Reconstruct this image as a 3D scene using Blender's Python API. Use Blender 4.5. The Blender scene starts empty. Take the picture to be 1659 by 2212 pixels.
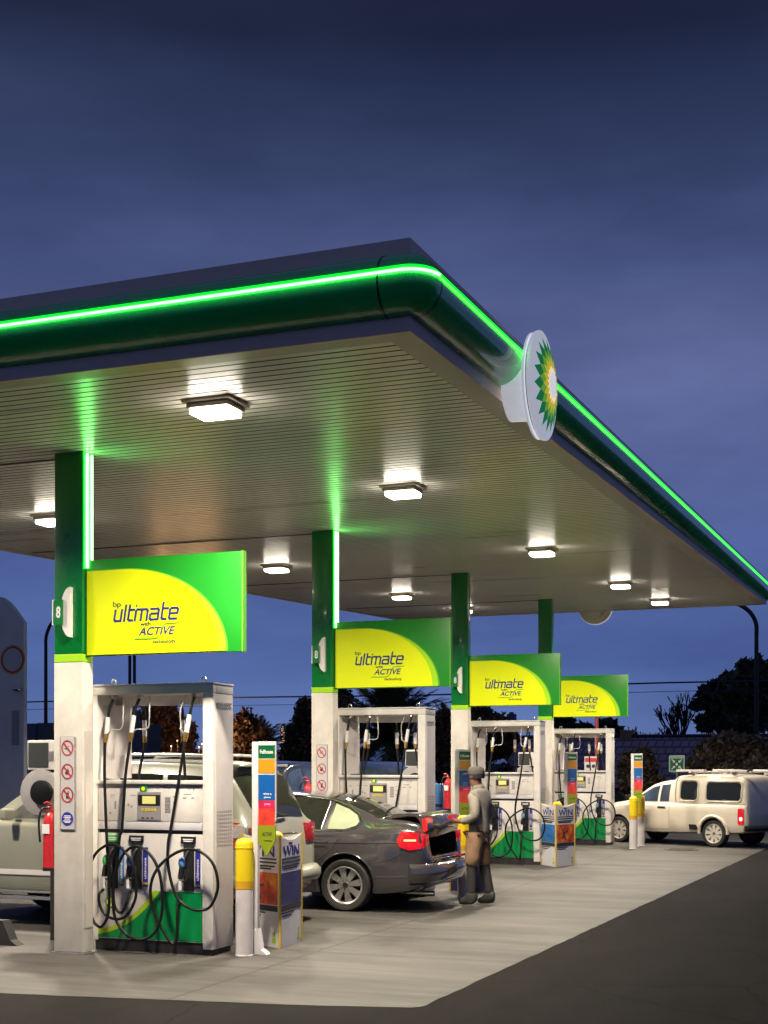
import bpy, bmesh, math, random
from mathutils import Vector, Matrix
import numpy as np
R = math.radians
PI = math.pi
sc = bpy.context.scene
col = sc.collection
random.seed(7)

# ------------------------------------------------------------------ camera
TH = math.atan(1118.5 / 2900)
HC = 1.8
cam_d = bpy.data.cameras.new('camera')
cam = bpy.data.objects.new('camera', cam_d)
col.objects.link(cam)
cam.location = (0, 0, HC)
cam.rotation_euler = (R(90), 0, TH)
cam_d.sensor_fit = 'HORIZONTAL'
cam_d.sensor_width = 36
cam_d.lens = 2900 / 1659 * 36
cam_d.shift_y = (1648 - 1106) / 1659
cam_d.clip_end = 3000
sc.camera = cam


def at_y(px, py, Y):
    """world point on the vertical plane y = Y that shows at photo position (1659 wide)"""
    u = (px - 829.5) / 2900
    v = (1648 - py) / 2900
    dx, dy = u * math.cos(TH) - math.sin(TH), u * math.sin(TH) + math.cos(TH)
    t = Y / dy
    return Vector((dx * t, Y, HC + v * t))


def ms(px, Y):
    """photo pixels -> metres at depth plane Y"""
    u = (px - 829.5) / 2900
    return (Y / (u * math.sin(TH) + math.cos(TH))) / 2900


# ------------------------------------------------------------------ materials
def mat(name, c, rough=.5, metal=0., var=0., vscale=6., bump=0., bscale=60., coat=0., emit=None, es=0., spec=.5, stretch=None, alpha=None):
    m = bpy.data.materials.new(name)
    m.use_nodes = True
    nt = m.node_tree
    b = nt.nodes['Principled BSDF']
    b.inputs['Base Color'].default_value = (*c, 1)
    b.inputs['Roughness'].default_value = rough
    b.inputs['Metallic'].default_value = metal
    b.inputs['Coat Weight'].default_value = coat
    b.inputs['Coat Roughness'].default_value = .06
    b.inputs['Specular IOR Level'].default_value = spec
    if emit:
        b.inputs['Emission Color'].default_value = (*emit, 1)
        b.inputs['Emission Strength'].default_value = es
    if var or bump:
        tc = nt.nodes.new('ShaderNodeTexCoord')
        src = tc.outputs['Object']
        if stretch:
            mp = nt.nodes.new('ShaderNodeMapping')
            mp.inputs['Scale'].default_value = stretch
            nt.links.new(src, mp.inputs['Vector'])
            src = mp.outputs['Vector']
    if var:
        n = nt.nodes.new('ShaderNodeTexNoise')
        n.inputs['Scale'].default_value = vscale
        n.inputs['Detail'].default_value = 7
        n.inputs['Roughness'].default_value = .65
        nt.links.new(src, n.inputs['Vector'])
        rp = nt.nodes.new('ShaderNodeValToRGB')
        rp.color_ramp.elements[0].position = .3
        rp.color_ramp.elements[1].position = .7
        rp.color_ramp.elements[0].color = (*[max(0, x * (1 - var)) for x in c], 1)
        rp.color_ramp.elements[1].color = (*[min(1, x * (1 + var)) for x in c], 1)
        nt.links.new(n.outputs['Fac'], rp.inputs['Fac'])
        nt.links.new(rp.outputs['Color'], b.inputs['Base Color'])
        rr = nt.nodes.new('ShaderNodeMapRange')
        rr.inputs['To Min'].default_value = max(0, rough - .12)
        rr.inputs['To Max'].default_value = min(1, rough + .12)
        nt.links.new(n.outputs['Fac'], rr.inputs['Value'])
        nt.links.new(rr.outputs['Result'], b.inputs['Roughness'])
    if bump:
        n2 = nt.nodes.new('ShaderNodeTexNoise')
        n2.inputs['Scale'].default_value = bscale
        n2.inputs['Detail'].default_value = 4
        nt.links.new(src, n2.inputs['Vector'])
        bp = nt.nodes.new('ShaderNodeBump')
        bp.inputs['Strength'].default_value = bump
        bp.inputs['Distance'].default_value = .02
        nt.links.new(n2.outputs['Fac'], bp.inputs['Height'])
        nt.links.new(bp.outputs['Normal'], b.inputs['Normal'])
    return m


def leafmat(name, cols, rough=.6):
    m = bpy.data.materials.new(name)
    m.use_nodes = True
    nt = m.node_tree
    b = nt.nodes['Principled BSDF']
    b.inputs['Roughness'].default_value = rough
    g = nt.nodes.new('ShaderNodeNewGeometry')
    rp = nt.nodes.new('ShaderNodeValToRGB')
    els = rp.color_ramp.elements
    while len(els) < len(cols):
        els.new(.5)
    for i, c in enumerate(cols):
        els[i].position = i / (len(cols) - 1)
        els[i].color = (*c, 1)
    nt.links.new(g.outputs['Random Per Island'], rp.inputs['Fac'])
    nt.links.new(rp.outputs['Color'], b.inputs['Base Color'])
    return m


K = {}
K['pump'] = mat('pump_white_enamel', (.66, .625, .59), .34, var=.12, vscale=4, bump=.03, bscale=90)
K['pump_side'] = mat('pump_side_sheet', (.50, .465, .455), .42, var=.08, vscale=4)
K['pump_grey'] = mat('pump_grey_plastic', (.30, .285, .29), .45, var=.08)
K['clad'] = mat('column_cladding', (.60, .56, .505), .4, var=.13, vscale=3.5, bump=.02)
K['green'] = mat('dark_green_paint', (.0, .17, .028), .3, var=.08, vscale=2, coat=.3)
K['roll'] = mat('gloss_green_roll', (.004, .55, .11), .25, coat=.6, var=.08, vscale=1.2)
K['signgreen'] = mat('sign_green_film', (.010, .215, .014), .35, var=.05, vscale=1, emit=(.004, .30, .008), es=.04)  # faint emission brightens the green; the boards are unlit
K['lime'] = mat('lime_film', (.32, .62, .01), .35, emit=(.3, .62, .0), es=.1)  # small glow added to the lime, which holds no lamp
K['yellowsign'] = mat('yellow_film', (.60, .67, .0), .35, var=.03, vscale=1.5, emit=(.74, .80, .0), es=.20)  # emission added to lift the yellow of an unlit board
K['pumpgreen'] = mat('pump_green_film', (.0, .22, .055), .3, var=.06, vscale=2)
K['pumplime'] = mat('pump_lime_film', (.34, .5, .02), .35)
K['navy'] = mat('navy_print', (.012, .012, .16), .5)
K['ink'] = mat('dark_ink', (.02, .02, .03), .6)
K['swoosh'] = mat('green_print', (.1, .42, .02), .5)
K['white'] = mat('white_print', (.78, .76, .74), .45)
K['offwhite'] = mat('off_white_panel', (.60, .58, .60), .45, var=.05)
K['soffit'] = mat('soffit_aluminium', (.92, .90, .865), .31, var=.07, vscale=.5, stretch=(.3, 3, 1), spec=.34)
K['groove'] = mat('soffit_groove', (.075, .068, .06), .6)
K['trim'] = mat('canopy_trim', (.55, .50, .46), .42, var=.06, vscale=1)
K['fascia'] = mat('fascia_grey', (.72, .52, .46), .45, var=.08, vscale=1.1)
K['roof'] = mat('roof_sheet', (.2, .2, .21), .6, var=.1)
K['neonw'] = mat('neon_core', (.8, 1, .8), .4, emit=(.26, 1, .28), es=3.6)
K['neonside'] = mat('neon_side', (.02, .8, .05), .4, emit=(.06, 1, .06), es=3.0)
K['neong'] = mat('neon_green', (.02, .8, .05), .4, emit=(.0, 1, .02), es=1.5)
K['neonw2'] = mat('column_neon_core', (.8, 1, .8), .4, emit=(.40, 1, .38), es=14.0)
K['neong2'] = mat('column_neon_green', (.02, .8, .05), .4, emit=(.0, 1, .02), es=3.2)
K['lens'] = mat('lit_lens', (1, .9, .7), .4, emit=(1, .90, .74), es=38.0)
K['lamp_house'] = mat('lamp_housing', (.42, .36, .30), .4, metal=.4)
K['disc'] = mat('disc_white', (.8, .8, .85), .3, emit=(.86, .88, 1), es=.38)
K['h_green'] = mat('emblem_green', (.0, .22, .05), .3, emit=(0, .25, .05), es=.4)
K['h_lime'] = mat('emblem_lime', (.25, .55, .01), .3, emit=(.25, .55, .0), es=.4)
K['h_yellow'] = mat('emblem_yellow', (.85, .62, .0), .3, emit=(.85, .62, 0), es=.5)
K['h_white'] = mat('emblem_white', (.85, .85, .85), .3, emit=(.9, .9, .95), es=.6)
K['rubber'] = mat('black_rubber', (.006, .006, .0065), .45, var=.2, vscale=15, spec=.3)
K['black'] = mat('black_plastic', (.015, .015, .016), .4)
K['plinth'] = mat('black_plinth', (.018, .016, .017), .55, var=.3, vscale=12)
K['chrome'] = mat('chrome', (.62, .62, .62), .18, metal=1)
K['rack'] = mat('rack_white', (.6, .57, .54), .4)
K['steel'] = mat('brushed_steel', (.48, .47, .46), .35, metal=.8, var=.1, vscale=8)
K['brass'] = mat('brass', (.55, .33, .08), .3, metal=.9)
K['hoselbl'] = mat('hose_sleeve', (.74, .72, .70), .45, var=.1, vscale=25)
K['cable'] = mat('steel_cable', (.50, .48, .44), .4, metal=.3)
K['bluepl'] = mat('blue_nozzle', (.10, .28, .62), .35)
K['greenpl'] = mat('green_nozzle', (.05, .5, .09), .35)
K['bluestrip'] = mat('blue_strip', (.02, .03, .30), .4)
K['lcd'] = mat('lcd_panel', (.6, .58, .2), .4, emit=(.85, .75, .22), es=.30)
K['yellow'] = mat('bollard_yellow', (.72, .54, .008), .4, var=.08, vscale=4, bump=.03)
K['amber'] = mat('amber_band', (.62, .33, .01), .45, var=.08)
K['bolwhite'] = mat('bollard_white', (.58, .54, .54), .5, var=.1, vscale=5, bump=.04)
K['red'] = mat('extinguisher_red', (.50, .018, .02), .3, coat=.4, var=.06)
K['prohib'] = mat('prohibition_red', (.42, .03, .03), .5)
K['blueround'] = mat('mandatory_blue', (.02, .03, .33), .45)
K['placard'] = mat('placard_grey', (.50, .485, .49), .5, var=.04)
K['totwhite'] = mat('totem_white', (.66, .63, .63), .4, var=.05)
K['t_green'] = mat('totem_green', (.0, .10, .03), .4)
K['t_orange'] = mat('totem_orange', (.60, .27, .01), .4)
K['t_blue'] = mat('totem_blue', (.005, .10, .36), .4, var=.1, vscale=6)
K['t_pink'] = mat('totem_pink', (.62, .015, .08), .4, var=.5, vscale=9)
K['t_red'] = mat('totem_red', (.68, .05, .03), .4, var=.45, vscale=8)
K['t_lime'] = mat('totem_lime', (.24, .30, .01), .4, var=.06)
K['p_red'] = mat('poster_fire', (.50, .07, .008), .5, var=.75, vscale=5)
rpn = [n for n in K['p_red'].node_tree.nodes if n.type == 'VALTORGB'][0].color_ramp
rpn.elements[0].color = (.06, .006, .004, 1)
rpn.elements[1].color = (.75, .34, .02, 1)
rpn.elements.new(.5).color = (.52, .05, .008, 1)
K['p_navy'] = mat('poster_navy', (.03, .03, .12), .45, var=.5, vscale=5)
K['p_blue'] = mat('poster_blue', (.02, .14, .42), .45, var=.6, vscale=5)
K['p_dark'] = mat('poster_shaded_navy', (.018, .018, .07), .45, var=.3, vscale=3)  # back-lit shade put into the panel colour as dark navy
K['p_yellow'] = mat('poster_yellow_edge', (.58, .40, .03), .45)
K['glass'] = mat('car_glass', (.014, .016, .012), .05, spec=.55, coat=.15)
K['glassdoor'] = mat('door_glass', (.10, .10, .09), .05, spec=.8, coat=.5, var=.75, vscale=3.2)
K['glasspale'] = mat('quarter_glass', (.30, .34, .22), .06, spec=.8, coat=.5, var=.12)
K['glassblue'] = mat('blue_tinted_glass', (.03, .045, .075), .05, spec=.6, coat=.2, var=.6, vscale=2.5)
K['bmw'] = mat('graphite_car_paint', (.095, .088, .095), .17, metal=.6, coat=1.0, var=.05, vscale=2)
K['pick'] = mat('cream_car_paint', (.62, .56, .46), .32, coat=.6, var=.05, vscale=1.5)
K['suv'] = mat('champagne_car_paint', (.26, .26, .21), .34, coat=.6, var=.06, vscale=1.2)
K['bluecar'] = mat('blue_car_paint', (.03, .05, .14), .22, coat=1, metal=.3)
K['darkcar'] = mat('dark_car_paint', (.02, .025, .05), .22, coat=1, metal=.3)
K['tyre'] = mat('tyre_rubber', (.016, .015, .014), .75, var=.3, vscale=10, bump=.1)
K['rim'] = mat('alloy_rim', (.50, .48, .46), .3, metal=.75, var=.1)
K['steelrim'] = mat('cream_rim', (.58, .54, .47), .4, metal=.2)
K['taillit'] = mat('lit_tail_lamp', (.40, .004, .006), .15, coat=1, emit=(1, .004, .006), es=.38, var=.35, vscale=14)
K['tailhot'] = mat('tail_lamp_bulb', (1, .5, .2), .3, emit=(1, .55, .18), es=1.6)
K['tailred'] = mat('red_lamp_glass', (.32, .008, .01), .15, coat=1)
K['tailclear'] = mat('clear_lamp_glass', (.55, .5, .48), .15, coat=1, var=.3, vscale=18)
K['liner'] = mat('boot_lining', (.035, .022, .018), .9, var=.6, vscale=9)
K['lidlin'] = mat('lid_lining', (.72, .67, .58), .7, var=.12)
K['under'] = mat('underbody', (.01, .01, .01), .8)
K['skin'] = mat('skin', (.16, .075, .04), .55, var=.08)
K['jacket'] = mat('jacket_cloth', (.25, .225, .19), .9, var=.22, vscale=9, bump=.25, bscale=25)
K['brown'] = mat('brown_cloth', (.27, .16, .095), .95, var=.35, vscale=7, bump=.6, bscale=9)
K['trouser'] = mat('dark_cloth', (.032, .03, .03), .9, var=.25, vscale=10, bump=.2)
K['cap'] = mat('cap_cloth', (.11, .10, .09), .9, var=.15)
K['boot'] = mat('boot_leather', (.035, .035, .035), .6, var=.2)
K['towelblue'] = mat('blue_box', (.06, .17, .42), .4)
K['screen'] = mat('dark_screen', (.045, .048, .045), .3)
K['pole'] = mat('dark_pole', (.02, .018, .022), .6)
K['redpole'] = mat('red_pole', (.34, .06, .05), .5)
K['greypole'] = mat('grey_pole', (.16, .15, .17), .5)
K['pylon'] = mat('pylon_grey', (.62, .61, .62), .5, var=.06)
K['house'] = mat('grey_plaster', (.115, .115, .125), .8, var=.1)
K['tower'] = mat('tower_concrete', (.10, .115, .17), .8, var=.1)
K['towerwin'] = mat('lit_window', (.9, .6, .35), .5, emit=(1, .62, .35), es=.7)
K['globe'] = mat('lit_globe', (.9, .6, .35), .5, emit=(1, .58, .3), es=2.2)
K['signsafe'] = mat('safety_green', (.0, .13, .05), .4)
K['signpale'] = mat('pale_sign_edge', (.36, .50, .40), .4)
K['bark'] = mat('bark', (.045, .03, .022), .9, var=.3, vscale=8, bump=.4)
K['twig'] = mat('twigs', (.035, .026, .026), .9)
K['leafd'] = leafmat('dark_leaves', [(.016, .024, .016), (.035, .05, .024), (.06, .07, .03), (.025, .035, .022)])
K['leafb'] = leafmat('lamplight_tint_leaves', [(.025, .025, .016), (.08, .05, .02), (.16, .07, .022), (.045, .036, .02), (.25, .10, .03)])  # orange tones put warm lamplight into the leaf colour
K['palm'] = leafmat('palm_leaves', [(.05, .07, .03), (.09, .105, .04), (.14, .135, .055), (.06, .075, .035)])
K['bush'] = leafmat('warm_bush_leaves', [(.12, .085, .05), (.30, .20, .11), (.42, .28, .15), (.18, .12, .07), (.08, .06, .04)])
K['hedge'] = leafmat('hedge_leaves', [(.025, .022, .016), (.06, .042, .026), (.04, .032, .022)])
K['wire'] = mat('wire', (.02, .025, .05), .6)
K['iron'] = mat('cast_iron', (.045, .042, .04), .6, var=.3, vscale=20)


def tile_roof_mat():
    m = bpy.data.materials.new('purple_grey_tiles')
    m.use_nodes = True
    nt = m.node_tree
    b = nt.nodes['Principled BSDF']
    b.inputs['Roughness'].default_value = .6
    tc = nt.nodes.new('ShaderNodeTexCoord')
    br = nt.nodes.new('ShaderNodeTexBrick')
    br.inputs['Color1'].default_value = (.36, .25, .31, 1)
    br.inputs['Color2'].default_value = (.28, .20, .25, 1)
    br.inputs['Mortar'].default_value = (.11, .085, .11, 1)
    br.inputs['Scale'].default_value = 1
    br.inputs['Brick Width'].default_value = .30
    br.inputs['Row Height'].default_value = .22
    br.inputs['Mortar Size'].default_value = .03
    nt.links.new(tc.outputs['UV'], br.inputs['Vector'])
    nt.links.new(br.outputs['Color'], b.inputs['Base Color'])
    return m


def concrete_mat():
    m = bpy.data.materials.new('forecourt_concrete')
    m.use_nodes = True
    nt = m.node_tree
    b = nt.nodes['Principled BSDF']
    tc = nt.nodes.new('ShaderNodeTexCoord')

    def noise(scale, stretch, detail=6, rough=.6):
        mp = nt.nodes.new('ShaderNodeMapping')
        mp.inputs['Scale'].default_value = stretch
        nt.links.new(tc.outputs['Object'], mp.inputs['Vector'])
        n = nt.nodes.new('ShaderNodeTexNoise')
        n.inputs['Scale'].default_value = scale
        n.inputs['Detail'].default_value = detail
        n.inputs['Roughness'].default_value = rough
        nt.links.new(mp.outputs['Vector'], n.inputs['Vector'])
        return n

    def ramp(n, p0, p1, c0, c1):
        r = nt.nodes.new('ShaderNodeValToRGB')
        r.color_ramp.elements[0].position = p0
        r.color_ramp.elements[1].position = p1
        r.color_ramp.elements[0].color = (*c0, 1)
        r.color_ramp.elements[1].color = (*c1, 1)
        nt.links.new(n.outputs['Fac'], r.inputs['Fac'])
        return r

    def mult(a, bb, f=1):
        x = nt.nodes.new('ShaderNodeMix')
        x.data_type = 'RGBA'
        x.blend_type = 'MULTIPLY'
        x.inputs['Factor'].default_value = f
        nt.links.new(a, x.inputs['A'])
        nt.links.new(bb, x.inputs['B'])
        return x.outputs['Result']
    base = ramp(noise(.6, (1, 1, 1), 8, .65), .3, .7, (.054, .050, .046), (.090, .084, .078))
    streak = ramp(noise(1.6, (.20, 3.6, 1), 8, .74), .34, .62, (.42, .41, .40), (1, 1, 1))
    stain = ramp(noise(.55, (.6, 1.3, 1), 5, .6), .37, .50, (.42, .41, .40), (1, 1, 1))
    drip = ramp(noise(2.6, (1, 1, 1), 5, .6), .28, .38, (.34, .33, .32), (1, 1, 1))
    speck = ramp(noise(55, (1, 1, 1), 3, .8), .26, .40, (.62, .6, .58), (1, 1, 1))
    c = mult(base.outputs['Color'], streak.outputs['Color'], .9)
    c = mult(c, stain.outputs['Color'], .75)
    c = mult(c, drip.outputs['Color'], .7)
    c = mult(c, speck.outputs['Color'], .7)
    # sawn joints between slabs
    br = nt.nodes.new('ShaderNodeTexBrick')
    br.offset = 0
    br.inputs['Color1'].default_value = (1, 1, 1, 1)
    br.inputs['Color2'].default_value = (.94, .94, .93, 1)
    br.inputs['Mortar'].default_value = (.28, .27, .26, 1)
    br.inputs['Scale'].default_value = 1
    br.inputs['Brick Width'].default_value = 5.2
    br.inputs['Row Height'].default_value = 3.9
    br.inputs['Mortar Size'].default_value = .018
    br.inputs['Mortar Smooth'].default_value = .3
    nt.links.new(tc.outputs['Object'], br.inputs['Vector'])
    c = mult(c, br.outputs['Color'], 1)
    nt.links.new(c, b.inputs['Base Color'])
    rr = nt.nodes.new('ShaderNodeMapRange')
    rr.inputs['To Min'].default_value = .42
    rr.inputs['To Max'].default_value = .8
    n = noise(1.1, (.5, 2, 1), 6)
    nt.links.new(n.outputs['Fac'], rr.inputs['Value'])
    nt.links.new(rr.outputs['Result'], b.inputs['Roughness'])
    n3 = noise(120, (1, 1, 1), 4)
    bp = nt.nodes.new('ShaderNodeBump')
    bp.inputs['Strength'].default_value = .18
    bp.inputs['Distance'].default_value = .01
    nt.links.new(n3.outputs['Fac'], bp.inputs['Height'])
    nt.links.new(bp.outputs['Normal'], b.inputs['Normal'])
    return m


K['conc'] = concrete_mat()
K['tiles'] = tile_roof_mat()


def asphalt_mat():
    m = mat('asphalt', (.016, .0142, .0132), .9, spec=.15, var=.6, vscale=150, bump=.8, bscale=170)
    nt = m.node_tree
    b = nt.nodes['Principled BSDF']
    src = b.inputs['Base Color'].links[0].from_socket
    tc = nt.nodes.new('ShaderNodeTexCoord')

    def lay(src, tex, fac, p0, p1, lo):
        r = nt.nodes.new('ShaderNodeValToRGB')
        r.color_ramp.elements[0].position = p0
        r.color_ramp.elements[1].position = p1
        r.color_ramp.elements[0].color = (lo, lo, lo, 1)
        nt.links.new(tex.outputs[fac], r.inputs['Fac'])
        x = nt.nodes.new('ShaderNodeMix')
        x.data_type = 'RGBA'
        x.blend_type = 'MULTIPLY'
        x.inputs['Factor'].default_value = 1
        nt.links.new(src, x.inputs['A'])
        nt.links.new(r.outputs['Color'], x.inputs['B'])
        return x.outputs['Result']
    n = nt.nodes.new('ShaderNodeTexNoise')
    n.inputs['Scale'].default_value = .9
    n.inputs['Detail'].default_value = 8
    n.inputs['Roughness'].default_value = .7
    mp = nt.nodes.new('ShaderNodeMapping')
    mp.inputs['Scale'].default_value = (1, .35, 1)
    mp.inputs['Rotation'].default_value = (0, 0, .25)
    nt.links.new(tc.outputs['Object'], mp.inputs['Vector'])
    nt.links.new(mp.outputs['Vector'], n.inputs['Vector'])
    c = lay(src, n, 'Fac', .35, .62, .5)
    v = nt.nodes.new('ShaderNodeTexVoronoi')
    v.feature = 'DISTANCE_TO_EDGE'
    v.inputs['Scale'].default_value = .42
    wn = nt.nodes.new('ShaderNodeTexNoise')
    wn.inputs['Scale'].default_value = 2.2
    wn.inputs['Detail'].default_value = 6
    nt.links.new(tc.outputs['Object'], wn.inputs['Vector'])
    ad = nt.nodes.new('ShaderNodeMix')
    ad.data_type = 'RGBA'
    ad.inputs['Factor'].default_value = .18
    nt.links.new(tc.outputs['Object'], ad.inputs['A'])
    nt.links.new(wn.outputs['Color'], ad.inputs['B'])
    nt.links.new(ad.outputs['Result'], v.inputs['Vector'])
    c = lay(c, v, 'Distance', .0, .006, .45)
    nt.links.new(c, b.inputs['Base Color'])
    return m


K['asphalt'] = asphalt_mat()


# ------------------------------------------------------------------ mesh builder
class MB:
    def __init__(s):
        s.bm = bmesh.new()
        s.mi = 0

    def _f(s, vs):
        try:
            f = s.bm.faces.new(vs)
            f.material_index = s.mi
            return f
        except ValueError:
            return None

    def box(s, x0, x1, y0, y1, z0, z1, bev=0., seg=2):
        v = [s.bm.verts.new(p) for p in ((x0, y0, z0), (x1, y0, z0), (x1, y1, z0), (x0, y1, z0), (x0, y0, z1), (x1, y0, z1), (x1, y1, z1), (x0, y1, z1))]
        fs = [s._f([v[i] for i in q]) for q in ((3, 2, 1, 0), (4, 5, 6, 7), (0, 1, 5, 4), (1, 2, 6, 5), (2, 3, 7, 6), (3, 0, 4, 7))]
        if bev:
            es = list({e for f in fs for e in f.edges})
            bmesh.ops.bevel(s.bm, geom=es, offset=bev, segments=seg, affect='EDGES', profile=.6)
        return s

    def ring(s, c, ax, r, n, ph=0.):
        c = Vector(c)
        ax = Vector(ax).normalized()
        u = ax.orthogonal().normalized()
        if abs(ax.z) < .9:
            u = ax.cross(Vector((0, 0, 1))).normalized()
        w = ax.cross(u)
        return [s.bm.verts.new(c + u * (r * math.cos(ph + 2 * PI * i / n)) + w * (r * math.sin(ph + 2 * PI * i / n))) for i in range(n)]

    def bridge(s, a, b):
        n = len(a)
        for i in range(n):
            s._f([a[i], a[(i + 1) % n], b[(i + 1) % n], b[i]])

    def cyl(s, p0, p1, r0, r1=None, n=16, caps=True):
        r1 = r0 if r1 is None else r1
        ax = Vector(p1) - Vector(p0)
        a, b = s.ring(p0, ax, r0, n), s.ring(p1, ax, r1, n)
        s.bridge(a, b)
        if caps:
            s._f(a[::-1])
            s._f(b)
        return s

    def lathe(s, prof, c=(0, 0, 0), ax=(0, 0, 1), n=24, caps=True):
        """prof: list of (radius, height along axis)"""
        c = Vector(c)
        ax = Vector(ax).normalized()
        prev = None
        for r, h in prof:
            cur = s.ring(c + ax * h, ax, max(r, .0004), n)
            if prev:
                s.bridge(prev, cur)
            elif caps:
                s._f(cur[::-1])
            prev = cur
        if caps:
            s._f(prev)
        return s

    def tube(s, pts, r, n=8, smooth=True, step=6, taper=None):
        P = [Vector(p) for p in pts]
        if smooth and len(P) > 2:
            Q = []
            for i in range(len(P) - 1):
                a, b, c, d = P[max(i - 1, 0)], P[i], P[i + 1], P[min(i + 2, len(P) - 1)]
                for k in range(step):
                    t = k / step
                    Q.append(.5 * ((2 * b) + (c - a) * t + (2 * a - 5 * b + 4 * c - d) * t * t + (3 * b - a - 3 * c + d) * t ** 3))
            Q.append(P[-1])
            P = Q
        prev = None
        up = None
        for i, p in enumerate(P):
            t = (P[min(i + 1, len(P) - 1)] - P[max(i - 1, 0)])
            if t.length < 1e-7:
                continue
            t.normalize()
            if up is None:
                up = t.orthogonal().normalized()
            up = (up - t * up.dot(t))
            up = up.normalized() if up.length > 1e-5 else t.orthogonal().normalized()
            w = t.cross(up)
            rr = r if taper is None else r * (1 + (taper - 1) * i / (len(P) - 1))
            cur = [s.bm.verts.new(p + up * (rr * math.cos(2 * PI * k / n)) + w * (rr * math.sin(2 * PI * k / n))) for k in range(n)]
            if prev:
                s.bridge(prev, cur)
            else:
                s._f(cur[::-1])
            prev = cur
        s._f(prev)
        return s

    def poly(s, pts):
        s._f([s.bm.verts.new(p) for p in pts])
        return s

    def prism(s, pts, d):
        """pts: closed 3-D outline, extruded by vector d"""
        d = Vector(d)
        a = [s.bm.verts.new(p) for p in pts]
        b = [s.bm.verts.new(Vector(p) + d) for p in pts]
        s._f(a[::-1])
        s._f(b)
        s.bridge(a, b)
        return s

    def sphere(s, c, r, sc_=(1, 1, 1), n=14):
        M = Matrix.Translation(c) @ Matrix.Diagonal((*[r * k for k in sc_], 1))
        g = bmesh.ops.create_uvsphere(s.bm, u_segments=n, v_segments=max(6, n // 2), radius=1, matrix=M)
        for v in g['verts']:
            for f in v.link_faces:
                f.material_index = s.mi
        return s

    def build(s, name, m, parent=None, smooth=None, loc=None):
        bm = s.bm
        bmesh.ops.recalc_face_normals(bm, faces=bm.faces)
        me = bpy.data.meshes.new(name)
        bm.to_mesh(me)
        bm.free()
        for k in (m if isinstance(m, (list, tuple)) else [m]):
            me.materials.append(K[k] if isinstance(k, str) else k)
        return link(name, me, parent, smooth, loc)


def link(name, me, parent=None, smooth=None, loc=None):
    if smooth is not None:
        smooth_by_angle(me, smooth)
    o = bpy.data.objects.new(name, me)
    col.objects.link(o)
    if parent:
        o.parent = parent
    if loc:
        o.location = loc
    return o


def smooth_by_angle(me, ang):
    me.polygons.foreach_set('use_smooth', [True] * len(me.polygons))
    try:
        me.set_sharp_from_angle(angle=R(ang))
    except Exception:
        pass


def tag(o, label=None, cat=None, group=None, kind=None):
    if label:
        o['label'] = label
    if cat:
        o['category'] = cat
    if group:
        o['group'] = group
    if kind:
        o['kind'] = kind
    return o


def thing(name, label, cat, loc=(0, 0, 0), rz=0., group=None):
    o = bpy.data.objects.new(name, None)
    o.empty_display_size = .2
    col.objects.link(o)
    o.location = loc
    o.rotation_euler = (0, 0, rz)
    return tag(o, label, cat, group)


def dup(o, loc=None, rz=None, label=None, parent=None):
    c = o.copy()
    col.objects.link(c)
    c.parent = parent
    for ch in list(o.children):
        dup(ch, parent=c)
    if loc is not None:
        c.location = loc
    if rz is not None:
        c.rotation_euler = (0, 0, rz)
    if label:
        c['label'] = label
    return c


def text_mesh(s, x0, x1, z0, z1, y, m, parent, name='lettering', shear=0., bold=0., rot=None, d=.002, vert=False, keep=False):
    """flat lettering filling the box x0..x1, z0..z1 on a face looking at -Y; vert=True writes upwards"""
    cu = bpy.data.curves.new(name, 'FONT')
    cu.body = s
    cu.shear = shear
    cu.offset = bold
    cu.extrude = .02
    cu.resolution_u = 3
    o = bpy.data.objects.new('tmp', cu)
    col.objects.link(o)
    dg = bpy.context.evaluated_depsgraph_get()
    me = bpy.data.meshes.new_from_object(o.evaluated_get(dg))
    bpy.data.objects.remove(o)
    co = np.empty(len(me.vertices) * 3)
    me.vertices.foreach_get('co', co)
    co = co.reshape(-1, 3)
    mn, mx = co.min(0), co.max(0)
    t = (co - mn) / np.maximum(mx - mn, 1e-6)
    if vert:
        X = x1 - t[:, 1] * (x1 - x0)
        Z = z0 + t[:, 0] * (z1 - z0)
    else:
        X = x0 + t[:, 0] * (x1 - x0)
        Z = z0 + t[:, 1] * (z1 - z0)
    Y = y - (t[:, 2]) * d
    out = np.stack([X, Y, Z], 1)
    if rot is not None:
        M = np.array(rot)
        out = out @ M[:3, :3].T + M[:3, 3]
    me.vertices.foreach_set('co', out.ravel())
    me.name = name
    me.materials.clear()
    me.materials.append(K[m])
    me.update()
    return link(name, me, parent)


# ------------------------------------------------------------------ ground
g = MB()
g.poly([(-1500, -60, 0), (1500, -60, 0), (1500, 2500, 0), (-1500, 2500, 0)])
tag(g.build('ground', 'asphalt'), kind='structure')
g = MB()
pts = [(-16, 7.2), (-9, 8.28), (-6.42, 8.713), (-4.9, 8.95), (-4.4, 9.03), (-3.95, 9.12), (-3.55, 9.22), (-3.36, 9.27), (-3.305, 9.32), (-3.297, 9.40), (-2.729, 26.92), (-2.55, 33), (-2.4, 40), (-16, 40)]
rj = random.Random(5)
fine = []
for i, (x, y) in enumerate(pts):
    x2, y2 = pts[(i + 1) % len(pts)]
    n_ = max(1, int(math.hypot(x2 - x, y2 - y) / .16)) if x > -10 and x2 > -10 else 1
    for k_ in range(n_):
        f_ = k_ / n_
        fine.append((x + (x2 - x) * f_ + rj.gauss(0, .004) * (n_ > 1), y + (y2 - y) * f_ + rj.gauss(0, .004) * (n_ > 1)))
g.poly([(x, y, .004) for x, y in fine])
tag(g.build('forecourt', 'conc'), kind='structure')

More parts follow.
